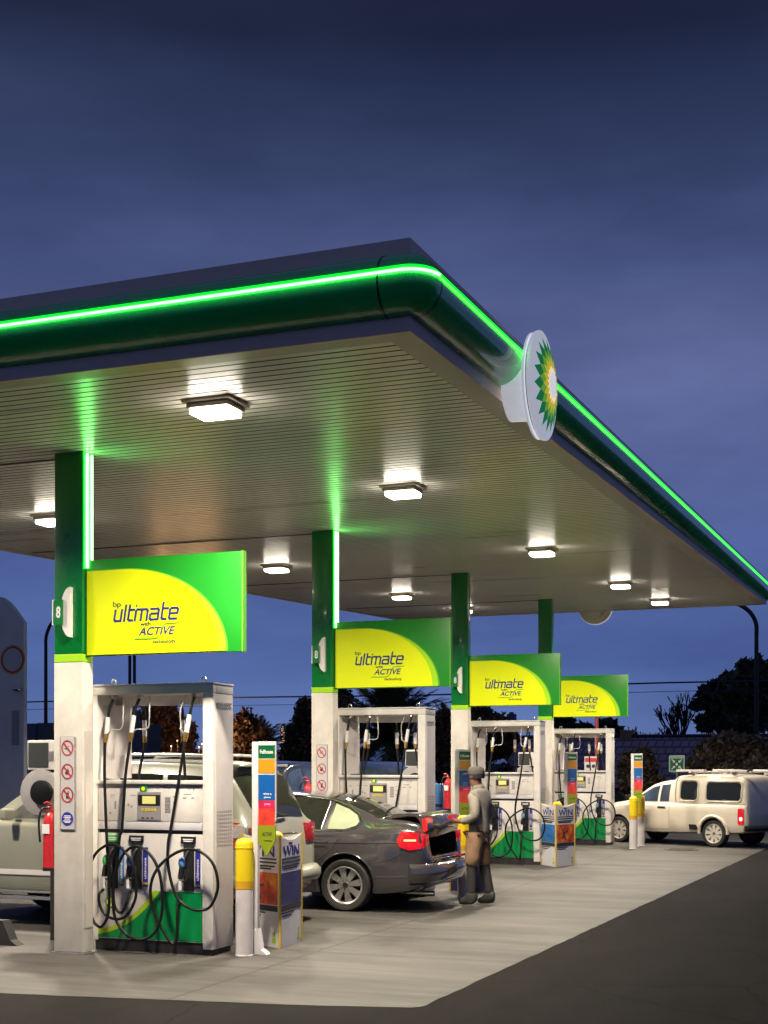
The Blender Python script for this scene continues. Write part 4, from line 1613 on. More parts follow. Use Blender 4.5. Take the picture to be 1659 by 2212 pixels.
def rrect(x0, x1, z0, z1, r=.05):
    P = []
    for cx, cz_, a0 in ((x1 - r, z1 - r, 0), (x0 + r, z1 - r, 90), (x0 + r, z0 + r, 180), (x1 - r, z0 + r, 270)):
        for k in range(5):
            a = R(a0 + 90 * k / 4)
            P.append((cx + r * math.cos(a), cz_ + r * math.sin(a)))
    return P


for sg in (-1, 1):
    pk.panel(rrect(-.86, -.44, 1.0, 1.40, .07), 'canopy_window', 'glass', PICK, off=.004, sg=sg)
    pk.panel(rrect(-.20, .62, 1.0, 1.38, .07), 'canopy_window', 'glass', PICK, off=.004, sg=sg)
    pk.line(rrect(-.885, -.415, .975, 1.425, .085), .018, 'window_surround', 'pick', PICK, off=.006, sg=sg, closed=True)
    pk.line(rrect(-.225, .645, .975, 1.405, .085), .018, 'window_surround', 'pick', PICK, off=.006, sg=sg, closed=True)
    pk.panel([(-2.14, .955), (-1.46, .955), (-1.46, 1.30), (-1.64, 1.265), (-1.86, 1.14)], 'door_window', 'glassblue', PICK, off=.005, sg=sg)
    pk.panel([(-1.40, .955), (-1.16, .955), (-1.16, 1.335), (-1.40, 1.315)], 'door_window', 'glassblue', PICK, off=.005, sg=sg)
    pk.line([(-.97, .93), (-1.0, 1.1), (-1.0, 1.4), (-.96, 1.50)], .014, 'canopy_seal', 'pump_grey', PICK, off=.0, sg=sg)
    pk.line([(-1.05, .925), (.74, .925)], .012, 'canopy_seal', 'pump_grey', PICK, off=.002, sg=sg)
    pk.line([(-1.12, .90), (-1.12, .36), (-2.0, .35)], .006, 'door_gap', 'pump_grey', PICK, off=-.001, sg=sg)
    MB().box(-2.16, -2.08, sg * .93 - .08, sg * .93 + .08, .97, 1.09, .025).build('door_mirror', 'black', PICK, smooth=60)
    pk.panel([(-1.42, .80), (-1.22, .80), (-1.22, .84), (-1.42, .845)], 'door_handle', 'black', PICK, off=.012, sg=sg)
    pk.panel([(-.60, .36), (-.36, .36), (-.42, .47), (-.60, .475)], 'side_step', 'black', PICK, off=.004, sg=sg)
    m = MB()
    m.tube([(RP_ * 1.2 * math.cos(R(a)), sg * (pk.side(RP_ * 1.2 * math.cos(R(a)), RP_ + .02 + RP_ * 1.2 * math.sin(R(a))) + .004), RP_ + .02 + RP_ * 1.2 * math.sin(R(a))) for a in range(-5, 186, 10)], .038, 6)
    m.build('arch_flare', 'pick', PICK, smooth=60)
    tl = pk.panel(rrect(.60, .74, .50, .84, .03), 'tail_lamp', 'taillit', PICK, off=.012, sg=sg)
    pk.panel(rrect(.64, .71, .58, .66, .02), 'lamp_bulb', 'h_white', tl, off=.018, sg=sg)
pk.screen(-2.22, -1.70, .07, 'windscreen', 'glass', PICK)
for x in (-.62, .42):
    b = MB()
    b.tube([(x, -.78, 1.60), (x, .78, 1.60)], .020, 8)
    for sg in (-1, 1):
        b.box(x - .04, x + .04, sg * .62 - .03, sg * .62 + .03, 1.535, 1.6)
    for sg in (-1, 1):
        b.box(x - .36, x + .36, sg * .70 - .045, sg * .70 + .045, 1.605, 1.655, .008)
    b.build('roof_rack', 'rack', PICK, smooth=40)
b = MB()
b.tube([(.74, -.78, .42), (.84, -.6, .42), (.86, 0, .42), (.84, .6, .42), (.74, .78, .42)], .06, 8)
b.build('rear_bumper', 'black', PICK, smooth=60)
MB().lathe([(.03, 0), (.03, .02)], (.36, -.66, .30), (0, -1, 0), 12).build('side_marker', 'amber', PICK)

# ---- tall estate behind first pump -----------------------------------------
SUV = thing('suv', 'pale champagne four wheel drive behind the nearest pump', 'car', (-7.22, 13.33, 0))
sv = Car([(.92, .50, .66, .70, .74, .60), (.90, .42, .95, .99, .82, .62), (.86, .38, 1.14, 1.20, .86, .64), (.74, .36, 1.165, 1.44, .89, .665), (.56, .35, 1.17, 1.70, .905, .68), (.42, .35, 1.165, 1.785, .91, .69), (.1, .35, 1.16, 1.815, .915, .695),
          (-.7, .35, 1.155, 1.83, .92, .70), (-1.3, .35, 1.15, 1.80, .92, .69), (-1.6, .35, 1.145, 1.73, .92, .67), (-2.1, .35, 1.14, 1.44, .915, .70), (-2.5, .35, 1.13, 1.20, .91, .74),
          (-3.1, .37, 1.03, 1.11, .90, .72), (-3.55, .42, .88, .94, .82, .62), (-3.7, .52, .70, .74, .62, .46)])
RS = .36
sv.body('suv', SUV, (0, -2.66), RS)
for x in (0, -2.66):
    for sg in (-1, 1):
        wheel(SUV, x, sg * .80, RS, .24, 6)
for sg in (-1, 1):
    sv.panel([(-.12, 1.2), (.45, 1.21), (.40, 1.60), (.28, 1.66), (-.12, 1.68)], 'quarter_window', 'glass', SUV, sg=sg)
    sv.panel([(-1.0, 1.2), (-.18, 1.2), (-.18, 1.68), (-1.0, 1.69)], 'rear_door_window', 'glass', SUV, sg=sg)
    sv.panel([(-2.15, 1.185), (-1.06, 1.195), (-1.06, 1.69), (-1.40, 1.66), (-1.62, 1.58)], 'front_door_window', 'glassdoor', SUV, sg=sg)
    sv.panel([(-2.2, .565), (-.42, .565), (-.42, .625), (-2.2, .625)], 'side_moulding', 'totwhite', SUV, off=.014, sg=sg)
    sv.panel([(.55, .90), (.885, .90), (.875, 1.13), (.84, 1.17), (.55, 1.19)], 'tail_lamp', 'tailred', SUV, off=.010, sg=sg)
    b = MB()
    b.box(.84, .925, -.80 if sg < 0 else .56, -.56 if sg < 0 else .80, .90, 1.13, .03)
    b.build('rear_lamp', 'tailred', SUV, smooth=40)
    sv.panel([(.60, 1.02), (.86, 1.02), (.86, 1.12), (.60, 1.16)], 'lamp_lens', 'tailclear', SUV, off=.015, sg=sg)
    b = MB()
    b.tube([(.30, sg * .60, 1.80), (.26, sg * .60, 1.875), (-.4, sg * .60, 1.89), (-1.0, sg * .60, 1.875), (-1.08, sg * .60, 1.81)], .018, 8)
    b.build('roof_rail', 'steel', SUV, smooth=60)
    b = MB()
    b.box(-2.2, -.5, sg * .93 - .06, sg * .93 + .06, .30, .34, .01)
    b.box(-2.2, -.5, sg * .93 - .06, sg * .93 + .06, .375, .39, .004)
    b.build('running_board', 'steel', SUV, smooth=40)
    MB().box(-2.02, -1.93, sg * 1.03 - .09, sg * 1.03 + .09, 1.17, 1.30, .03).build('door_mirror', 'suv', SUV, smooth=60)
    sv.line([(-1.03, .45), (-1.03, 1.17)], .005, 'door_gap', 'ink', SUV, off=-.001, sg=sg)
    sv.panel([(-1.32, 1.03), (-1.14, 1.03), (-1.14, 1.06), (-1.32, 1.06)], 'door_handle', 'black', SUV, off=.02, sg=sg)
sv.screen(.865, .60, .06, 'rear_screen', 'glass', SUV, off=.008)
sv.screen(-2.42, -1.68, .08, 'windscreen', 'glass', SUV)
b = MB()
b.box(.50, .66, -.62, .62, 1.755, 1.785, .01)
b.build('spoiler', 'suv', SUV, smooth=40)
b = MB()
b.tube([(.72, -.88, .56), (.92, -.74, .56), (.97, 0, .56), (.92, .74, .56), (.72, .88, .56)], .10, 10)
b.build('rear_bumper', 'suv', SUV, smooth=60)
b = MB()
b.box(.885, .915, -.26, .26, .84, .96, .004)
b.build('number_plate', 'totwhite', SUV)
MB().tube([(.92, -.3, 1.02), (.935, 0, 1.03), (.92, .3, 1.02)], .012, 8).build('tailgate_trim', 'chrome', SUV, smooth=60)
MB().tube([(.885, .1, 1.22), (.90, -.25, 1.26), (.84, -.45, 1.34)], .012, 8).build('rear_wiper', 'black', SUV, smooth=60)
MB().box(-.35, .15, -.1, .12, 1.845, 1.87, .008).build('roof_vent', 'black', SUV)

# ---- two cars far behind ---------------------------------------------------
for nm, lb, paint, px, yy, rz in (('parked_car', 'dark blue car seen left of the second column', 'darkcar', 628, 27.0, R(90)), ('parked_car', 'mid blue car seen through the second pump frame', 'bluecar', 862, 30.0, R(8))):
    p = at_y(px, 1660, yy)
    t = thing(nm, lb, 'car', (p.x, p.y, 0), rz)
    sv.body(paint, t, (0, -2.66), RS)
    for x in (0, -2.66):
        for sg in (-1, 1):
            wheel(t, x, sg * .80, RS, .24, 6)
    for sg in (-1, 1):
        sv.panel([(-.12, 1.2), (.45, 1.21), (.40, 1.60), (-.12, 1.68)], 'side_window', 'glassblue', t, sg=sg)
        sv.panel([(-1.0, 1.2), (-.18, 1.2), (-.18, 1.68), (-1.0, 1.69)], 'side_window', 'glassblue', t, sg=sg)
        sv.panel([(-2.15, 1.185), (-1.06, 1.195), (-1.06, 1.69), (-1.40, 1.66), (-1.62, 1.58)], 'side_window', 'glassblue', t, sg=sg)
    sv.screen(-2.42, -1.68, .08, 'windscreen', 'glassblue', t)
    sv.screen(.865, .60, .06, 'rear_screen', 'glassblue', t, off=.008)

# ------------------------------------------------------------------ attendant
def skin(name, joints, edges, mt, parent, root, sub=2):
    me = bpy.data.meshes.new(name)
    me.from_pydata([j[0] for j in joints], edges, [])
    o = bpy.data.objects.new(name, me)
    col.objects.link(o)
    md = o.modifiers.new('s', 'SKIN')
    md.use_smooth_shade = True
    sv_ = me.skin_vertices[0].data
    for i, j in enumerate(joints):
        r = j[1]
        sv_[i].radius = r if isinstance(r, tuple) else (r, r)
        sv_[i].use_root = (i == root)
    s2 = o.modifiers.new('d', 'SUBSURF')
    s2.levels = s2.render_levels = sub
    dg = bpy.context.evaluated_depsgraph_get()
    nm = bpy.data.meshes.new_from_object(o.evaluated_get(dg))
    bpy.data.objects.remove(o)
    nm.materials.clear()
    nm.materials.append(K[mt])
    nm.polygons.foreach_set('use_smooth', [True] * len(nm.polygons))
    nm.name = name
    return link(name, nm, parent)


# local: +x forward, +y the person's left, z up
J, E_ = [], []


def jt(p, r, par=None):
    J.append((p, r))
    if par is not None:
        E_.append((par, len(J) - 1))
    return len(J) - 1


pel = jt((0, 0, .93), (.12, .10))
bel = jt((.01, 0, 1.08), (.115, .095), pel)
che = jt((0, 0, 1.27), (.135, .10), bel)
nb = jt((-.005, 0, 1.42), (.07, .06), che)
ne = jt((.02, 0, 1.485), .05, nb)
hd = jt((.045, 0, 1.555), (.068, .075), ne)
hm = jt((.05, 0, 1.63), (.078, .092), hd)
ht = jt((.045, 0, 1.695), (.065, .078), hm)
nose = jt((.142, 0, 1.60), .011, hm)
chin = jt((.105, 0, 1.535), .022, hd)
for sg in (1, -1):
    jt((.03, sg * .088, 1.605), .012, hm)       # ears
for sg in (1, -1):
    sh = jt((-.01, sg * .17, 1.395), .058, nb)
    el = jt((-.05, sg * .225, 1.12), .042, sh)
    wr = jt((.185, sg * .155, 1.055), .028, el)
    pa = jt((.255, sg * .135, 1.06), (.03, .018), wr)
    for k in range(4):
        off = (k - 1.5) * .018
        ln = (.045, .05, .047, .036)[k]
        a = jt((.285 + .004 * (1.5 - abs(k - 1.5)), sg * .132, 1.06 + off), .010, pa)
        b_ = jt((.285 + ln * .75, sg * (.122), 1.056 + off), .009, a)
        jt((.285 + ln * 1.1, sg * (.100), 1.048 + off), .008, b_)
    th_ = jt((.245, sg * .112, 1.092), .011, pa)
    jt((.275, sg * .095, 1.102), .009, th_)
legs = []
for sg, fx in ((1, .05), (-1, -.10)):
    hp = jt((0, sg * .095, .86), .085, pel)
    kn = jt((fx * .5 + .03, sg * .11, .49), .056, hp)
    an = jt((fx, sg * .115, .11), .042, kn)
    toe = jt((fx + .13, sg * .125, .045), (.035, .03), an)
    legs.append((hp, kn, an, toe))
PER = skin('person', J, E_, 'skin', None, pel)
tag(PER, 'attendant in grey jacket, brown shorts and flat cap standing behind the sedan', 'person')
PER.location = (-4.98, 16.25, .004)
PER.rotation_euler = (0, 0, R(180 - 8))


def cloth(name, pts, edges, mt, root=0, sub=2):
    return skin(name, pts, edges, mt, PER, root, sub)


# jacket
q = [((0, 0, .88), (.168, .15)), ((.01, 0, 1.08), (.148, .132)), ((-.01, 0, 1.27), (.168, .135)), ((-.015, 0, 1.40), (.10, .09)), ((.005, 0, 1.475), .074)]
ed = [(0, 1), (1, 2), (2, 3), (3, 4)]
for sg in (1, -1):
    n = len(q)
    q += [((-.015, sg * .175, 1.385), .082), ((-.06, sg * .235, 1.125), .066), ((.06, sg * .19, 1.085), .06), ((.17, sg * .16, 1.058), .05)]
    ed += [(3, n), (n, n + 1), (n + 1, n + 2), (n + 2, n + 3)]
cloth('jacket', q, ed, 'jacket', 1)
q = [((0, 0, .95), (.14, .12))]
ed = []
q2 = [((0, 0, .93), (.13, .11))]
ed2 = []
for sg, fx in ((1, .05), (-1, -.10)):
    n = len(q)
    q += [((.01, sg * .10, .84), .115), ((fx * .3 + .02, sg * .11, .62), .108), ((fx * .5 + .03, sg * .115, .47), .10)]
    ed += [(0, n), (n, n + 1), (n + 1, n + 2)]
    n = len(q2)
    q2 += [((0, sg * .095, .86), .09), ((fx * .5 + .03, sg * .11, .49), .072), ((fx * .8 + .01, sg * .115, .26), .066), ((fx, sg * .115, .13), .062)]
    ed2 += [(0, n), (n, n + 1), (n + 1, n + 2), (n + 2, n + 3)]
cloth('shorts', q, ed, 'brown')
b = MB()
b.lathe([(.055, 0), (.078, .0), (.082, .03), (.07, .055), (.055, .05)], (.012, 0, 1.46), (.2, 0, 1), 20, caps=False)
b.build('collar', 'jacket', PER, smooth=60)
b = MB()
b.lathe([(.094, 0), (.098, .03), (.10, .06)], (.03, 0, 1.60), (0, 0, 1), 20, caps=False)
for v in list(b.bm.verts):
    if v.co.x > .055:
        b.bm.verts.remove(v)
b.build('hair', 'ink', PER, smooth=60)
for sg in (1, -1):
    MB().box(-.06, .06, sg * .168 - .012, sg * .168 + .012, .93, 1.03, .01).build('jacket_pocket', 'trouser', PER, smooth=60)
cloth('trousers', q2, ed2, 'trouser')
for sg, fx in ((1, .05), (-1, -.10)):
    q = [((fx - .01, sg * .115, .20), .06), ((fx - .005, sg * .115, .085), (.062, .058)), ((fx + .09, sg * .122, .05), (.056, .046)), ((fx + .18, sg * .128, .045), (.052, .042)), ((fx - .06, sg * .115, .045), (.05, .042))]
    cloth('boot', q, [(0, 1), (1, 2), (2, 3), (1, 4)], 'boot', 1)
b = MB()
b.lathe([(.102, 0), (.106, .015), (.104, .05), (.095, .08), (.065, .10), (.0, .105)], (.04, 0, 1.65), (0, 0, 1), 24)
b.prism([Vector((.13 + .0 * a, y_, 1.66)) for a, y_ in ((0, -.075), (0, .075))] + [Vector((.20, .05, 1.645)), Vector((.215, 0, 1.643)), Vector((.20, -.05, 1.645))], (0, 0, .012))
b.build('cap', 'cap', PER, smooth=60)

# ------------------------------------------------------------------ small things on the ground
p = (-4.45, 27.6)
t = MB()
t.lathe([(.36, 0), (.36, .010), (.33, .012)], (0, 0, 0), (0, 0, 1), 32)
for k in range(-3, 4):
    t.box(-.25, .25, k * .08 - .02, k * .08 + .02, .012, .016)
o = t.build('drain_cover', 'iron', smooth=30, loc=(-4.25, 28.1, .005))
tag(o, 'dark round drain cover set in the concrete near the pickup', 'drain cover')
b = MB()
b.prism([Vector(p) for p in ((-.30, 0, .0), (.10, 0, 0), (.02, 0, .05), (-.07, 0, .24), (-.30, 0, .24))], (0, .12, 0))
o = b.build('kerb_wedge', 'plinth', smooth=30, loc=(-8.19, 10.98, .006))
tag(o, 'grey sloping kerb guard on the ground at lower left corner', 'kerb guard')

# ------------------------------------------------------------------ background
def leaves(name, blobs, n, size, mt, parent, seed, flat=.0):
    """blobs: list of (centre, radii); many small leaf quads spread through the volumes"""
    rg = np.random.default_rng(seed)
    wts = np.array([b[1][0] * b[1][1] * b[1][2] for b in blobs]) ** .67
    idx = rg.choice(len(blobs), n, p=wts / wts.sum())
    d = rg.normal(size=(n, 3))
    d /= np.linalg.norm(d, axis=1)[:, None]
    rad = rg.uniform(.25, 1.0, n) ** .5
    C = np.array([b[0] for b in blobs])[idx]
    Rr = np.array([b[1] for b in blobs])[idx]
    P = C + d * rad[:, None] * Rr * (1 + .12 * rg.normal(size=(n, 1)))
    a = rg.normal(size=(n, 3))
    a /= np.linalg.norm(a, axis=1)[:, None]
    b = np.cross(a, rg.normal(size=(n, 3)))
    b /= np.linalg.norm(b, axis=1)[:, None]
    s = size * rg.uniform(.6, 1.4, n)[:, None]
    V = np.stack([P - a * s, P - b * s * .5, P + a * s, P + b * s * .5], 1).reshape(-1, 3)
    V[:, 2] = np.maximum(V[:, 2], .02)
    F = np.arange(n * 4).reshape(-1, 4)
    me = bpy.data.meshes.new(name)
    me.from_pydata(V.tolist(), [], F.tolist())
    me.materials.append(K[mt])
    return link(name, me, parent)


def limbs(base, top, r, blobs, parent, seed, mt='bark'):
    rg = random.Random(seed)
    m = MB()
    m.tube([base, (base + top) / 2 + Vector((rg.uniform(-.1, .1), rg.uniform(-.1, .1), 0)), top], r, 8, taper=.5)
    for c, rad in blobs:
        c = Vector(c)
        st = base.lerp(top, rg.uniform(.55, .98))
        m.tube([st, st.lerp(c, .5) + Vector((0, 0, .1 * rad[2])), c], r * .42, 6, taper=.3)
    return m.build('trunk', mt, parent, smooth=60)


def tree(label, px, Y, crown, mt, n, size, seed, name='tree', cat='tree', group=None, base_px=None):
    """crown: list of (px, py, rx_px, ry_px) in photo pixels at depth Y -> solid clumps at that place"""
    k = ms(px, Y)
    rg = random.Random(seed)
    b0_ = at_y(base_px or px, 1648, Y)
    t = thing(name, label, cat, (b0_.x, Y, 0), 0, group)
    blobs = []
    for cx, cy, rx, ry in crown:
        p = at_y(cx, cy, Y)
        blobs.append(((p.x - b0_.x, rg.uniform(-.5, .5) * rx * k, p.z), (rx * k, rx * k * .9, ry * k)))
    zt = max(b[0][2] for b in blobs)
    zt = max(.5, min(zt, sum(b[0][2] for b in blobs) / len(blobs) + .3))
    limbs(Vector((0, 0, 0)), Vector((0, 0, zt)), max(.07, .035 * zt), blobs, t, seed)
    leaves('crown', blobs, n, size, mt, t, seed)
    return t


# palms
def palm(label, px, py, Y, rad_px, seed, nf=70):
    k = ms(px, Y)
    c = at_y(px, py, Y)
    t = thing('palm_tree', label, 'palm tree', (c.x, Y, 0), 0, 'palm trees behind the forecourt')
    MB().tube([(0, 0, 0), (.06, 0, c.z * .5), (0, 0, c.z)], .28, 10, taper=.8).build('trunk', 'bark', t, smooth=60)
    rg = random.Random(seed)
    m = MB()
    L0 = rad_px * k
    for i in range(nf):
        az = i * 2.39996 + rg.uniform(-.15, .15)
        el = R(92 - 112 * (i / nf) + rg.uniform(-8, 8))
        L = L0 * rg.uniform(.85, 1.15)
        h = Vector((math.cos(az), math.sin(az), 0))
        pts = []
        e_, p_ = el, Vector((0, 0, c.z))
        for s_ in range(9):
            pts.append(p_.copy())
            p_ = p_ + (h * math.cos(e_) + Vector((0, 0, math.sin(e_)))) * (L / 8)
            e_ -= R(4.5 + 3.5 * rg.random())
        sd = Vector((-h.y, h.x, 0))
        m.tube(pts, .028, 4, smooth=False, taper=.2)
        for j in range(1, 9):
            for sub in range(4):
                f = sub / 4
                q_ = pts[j - 1].lerp(pts[j], f)
                dr = (pts[j] - pts[j - 1]).normalized()
                ll = L * .21 * math.sin(PI * min(1, .18 + .8 * (j + f - 1) / 8.4)) + .05
                for s2 in (-1, 1):
                    tip = q_ + (sd * s2 * .75 + dr * .75 + Vector((0, 0, rg.uniform(-.35, .1)))) * ll
                    w = dr * .06
                    m._f([m.bm.verts.new(q_ - w), m.bm.verts.new(q_ + w), m.bm.verts.new(tip)])
    bm = m.bm
    me = bpy.data.meshes.new('fronds')
    bm.to_mesh(me)
    bm.free()
    me.materials.append(K['palm'])
    link('fronds', me, t)
    return t


palm('large feathery palm tree seen above and through the second pump', 842, 1600, 52, 165, 3, 100)
palm('smaller palm tree between the second pump and third column', 968, 1600, 60, 85, 5, 60)
palm('low palm tree right of the nearest pump', 560, 1625, 64, 85, 8, 60)
G = 'trees behind the forecourt'
tree('dark tree seen through the nearest pump frame', 350, 62, [(345, 1560, 45, 60), (385, 1590, 40, 45), (310, 1600, 30, 45), (350, 1630, 70, 40), (420, 1645, 40, 25)], 'leafb', 9500, .15, 11, group=G)
tree('dark tree just right of the nearest pump', 525, 58, [(530, 1575, 28, 40), (515, 1610, 30, 40), (560, 1600, 25, 28), (540, 1640, 50, 35)], 'leafb', 7000, .14, 12, group=G)
tree('lamplight tinted tree just left of the second column', 655, 50, [(660, 1545, 22, 40), (640, 1590, 28, 35), (675, 1580, 25, 60), (640, 1630, 40, 45), (690, 1640, 40, 60)], 'leafb', 8000, .12, 13, group=G)
tree('dark tree showing left of the palm under second board', 748, 66, [(742, 1520, 22, 34), (760, 1560, 34, 40), (735, 1590, 35, 45)], 'leafd', 5500, .15, 14, group=G)
tree('lamplight tinted tree showing between second pump and third column', 955, 46, [(955, 1580, 24, 45), (975, 1620, 30, 40), (945, 1640, 30, 30)], 'leafb', 4500, .11, 15, group=G)
tree('bushy dark tree showing under the third board', 1050, 70, [(1040, 1550, 30, 26), (1072, 1562, 28, 20), (1050, 1600, 45, 45), (1100, 1610, 30, 30)], 'leafb', 7000, .17, 16, group=G)
tree('dark tree behind the farthest pump frame', 1240, 75, [(1215, 1562, 25, 18), (1255, 1580, 30, 16), (1310, 1572, 24, 18), (1330, 1590, 18, 14), (1280, 1595, 40, 14)], 'leafd', 2000, .24, 17, group=G)
tree('large dark leafy tree at the right edge of the photo', 1580, 66, [(1600, 1490, 48, 40), (1560, 1520, 40, 30), (1632, 1455, 36, 32), (1528, 1500, 22, 20), (1508, 1522, 16, 13), (1590, 1562, 55, 28), (1640, 1540, 40, 45), (1525, 1560, 24, 20), (1652, 1490, 40, 36), (1575, 1470, 20, 16), (1545, 1480, 16, 13), (1610, 1440, 16, 14)], 'leafd', 6200, .21, 18, group=G, base_px=1600)
# low dark growth closing the horizon
for lb, xs_, Y, ys, sd in (('long dark hedge along the far side left of the palm', range(380, 760, 26), 40, 1660, 31), ('long dark hedge along the far side right of the palm', range(760, 1120, 26), 44, 1655, 32)):
    k = ms(xs_[0], Y)
    o0 = at_y(xs_[0], 1648, Y)
    t = thing('hedge', lb, 'hedge', (o0.x, Y, 0))
    rg = random.Random(sd)
    bl = []
    for x in xs_:
        p = at_y(x, ys + rg.uniform(-14, 10), Y)
        bl.append(((p.x - o0.x, rg.uniform(-.3, .3), p.z * .45), (26 * k, .6, p.z * .55)))
    leaves('foliage', bl, 5200, .14, 'hedge', t, sd)
    m = MB()
    for c_, r_ in bl:
        m.tube([(c_[0], c_[1], 0), (c_[0] + .1, c_[1], c_[2])], .05, 5, smooth=False)
    m.build('stems', 'bark', t)

# bare trees
def bare(label, px, py_top, Y, seed, spread=.5, depth=6):
    top = at_y(px, py_top, Y)
    t = thing('bare_tree', label, 'bare tree', (top.x, Y, 0), 0, 'bare winter trees beyond the tiled roof')
    rg = random.Random(seed)
    tr, cr = MB(), MB()
    h = top.z

    def grow(p, d, L, r, lv):
        q_ = p + d * L
        mid = p.lerp(q_, .5) + Vector((rg.uniform(-1, 1), rg.uniform(-1, 1), 0)) * L * .06
        (tr if lv < 2 else cr).tube([p, mid, q_], r, 5 if lv < 2 else 3, smooth=False, taper=.75)
        if lv >= depth:
            return
        for k in range(3 if lv < 4 else 2):
            a = rg.uniform(0, 2 * PI)
            s_ = rg.uniform(.3, 1.0) * spread
            nd = (d + Vector((math.cos(a) * s_, math.sin(a) * s_, rg.uniform(.0, .35)))).normalized()
            grow(p.lerp(q_, rg.uniform(.55, 1)), nd, L * rg.uniform(.62, .82), max(.022, r * .62), lv + 1)
    grow(Vector((0, 0, 0)), Vector((0, 0, 1)), h * .30, .15, 0)
    tr.build('trunk', 'twig', t)
    cr.build('branches', 'twig', t)


bare('tallest bare tree, left of the large leafy tree', 1478, 1480, 72, 21, .42, 6)
bare('bare tree in the middle of the bare trio', 1432, 1545, 78, 22, .6, 6)
bare('leftmost bare tree, right of the farthest board', 1395, 1535, 74, 23, .6, 6)

# tiled roof house at right
Yb = 50
a = at_y(1150, 1594, Yb)
c_ = at_y(1760, 1594, Yb)
H_ = thing('tiled_house', 'low house with long purple grey tiled roof behind the pickup', 'house', (a.x, Yb, 0))
wd = c_.x - a.x
m = MB()
v = [m.bm.verts.new(p) for p in ((-.4, -4.2, .95), (wd, -4.2, .95), (wd, 0, a.z), (-.4, 0, a.z))]
f = m._f(v)
v2 = [m.bm.verts.new(p) for p in ((-.4, 4.2, .95), (wd, 4.2, .95), (wd, 0, a.z), (-.4, 0, a.z))]
m._f(v2[::-1])
uvl = m.bm.loops.layers.uv.new('UVMap')
for ff in m.bm.faces:
    for lp in ff.loops:
        lp[uvl].uv = (lp.vert.co.x, math.hypot(lp.vert.co.y, lp.vert.co.z))
m.build('roof', 'tiles', H_)
MB().box(0, wd - .3, -3.8, 3.8, 0, .94).build('wall', 'house', H_)
MB().tube([(-.4, 0, a.z + .03), (wd, 0, a.z + .03)], .07, 8, smooth=False).build('ridge', 'plinth', H_)
for px, w in ((1318, .16), (1353, .2)):
    q_ = at_y(px, 1580, Yb)
    MB().box(q_.x - a.x - w, q_.x - a.x + w, -.2, .2, a.z - .2, a.z + .26).build('chimney', 'brown', H_)

# warm round bush and dark hedge by the house
tree('rounded warm brown bush lit from the forecourt, above the pickup roof', 1560, 40, [(1545, 1625, 42, 32), (1580, 1615, 40, 34), (1520, 1650, 32, 25), (1615, 1625, 40, 36), (1560, 1660, 70, 35), (1640, 1640, 40, 45)], 'bush', 9500, .10, 41, name='bush', cat='bush')
tree('dark upright shrub between far totem sign and green safety sign', 1390, 37, [(1392, 1640, 20, 26), (1400, 1680, 26, 34), (1372, 1680, 20, 40), (1420, 1705, 22, 25), (1352, 1670, 16, 50)], 'hedge', 4200, .10, 42, name='shrub', cat='shrub')

# green assembly sign
q_ = at_y(1462, 1651, 36)
k = ms(1462, 36)
t = thing('assembly_sign', 'square green safety sign with white arrows pointing inward on post', 'safety sign', (q_.x, 36, 0))
MB().cyl((0, .03, 0), (0, .03, q_.z), .035, n=10).build('post', 'greypole', t, smooth=40)
s_ = 17 * k
MB().box(-s_, s_, 0, .02, q_.z - s_ * 1.0, q_.z + s_ * 1.15, .004).build('plate', 'signpale', t)
MB().box(-s_ * .82, s_ * .82, -.004, -.001, q_.z - s_ * .8, q_.z + s_ * .72).build('green_field', 'signsafe', t)
b = MB()
for sx, sz in ((1, 1), (1, -1), (-1, 1), (-1, -1)):
    b.prism([Vector((sx * s_ * x_, -.0045, q_.z + sz * s_ * z_)) for x_, z_ in ((.22, .2), (.52, .24), (.43, .33), (.68, .6), (.6, .68), (.33, .43), (.22, .52))], (0, -.003, 0))
b.sphere((0, -.006, q_.z), s_ * .17, (1, .05, 1), 10)
b.build('arrows', 'white', t)

# poles, lamps, pylon, low building, towers
q_ = at_y(1289, 1560, 34)
t = MB().cyl((0, 0, 0), (0, 0, at_y(1289, 1505, 34).z), .05, n=10).build('red_pole', 'redpole', smooth=40, loc=(q_.x, 34, 0))
tag(t, 'thin red pole rising behind the farthest pump frame', 'pole')
q_ = at_y(1276, 1648, 33)
k = ms(1276, 33)
t = thing('notice_board', 'small pale notice board behind the farthest pump frame', 'notice board', (q_.x, 33, 0))
MB().cyl((0, .03, 0), (0, .03, q_.z), .03, n=8).build('post', 'greypole', t)
MB().box(-14 * k, 14 * k, 0, .02, q_.z - 16 * k, q_.z + 14 * k, .004).build('board', 'placard', t)
b = MB()
b.box(-12 * k, 12 * k, -.004, -.001, q_.z + 2 * k, q_.z + 11 * k)
b.build('red_heading', 'prohib', t)
b = MB()
for sx in (-6, 6):
    b.lathe([(4 * k, 0), (4 * k, .003)], (sx * k, -.001, q_.z - 7 * k), (0, -1, 0), 12)
b.build('pictogram', 'ink', t)
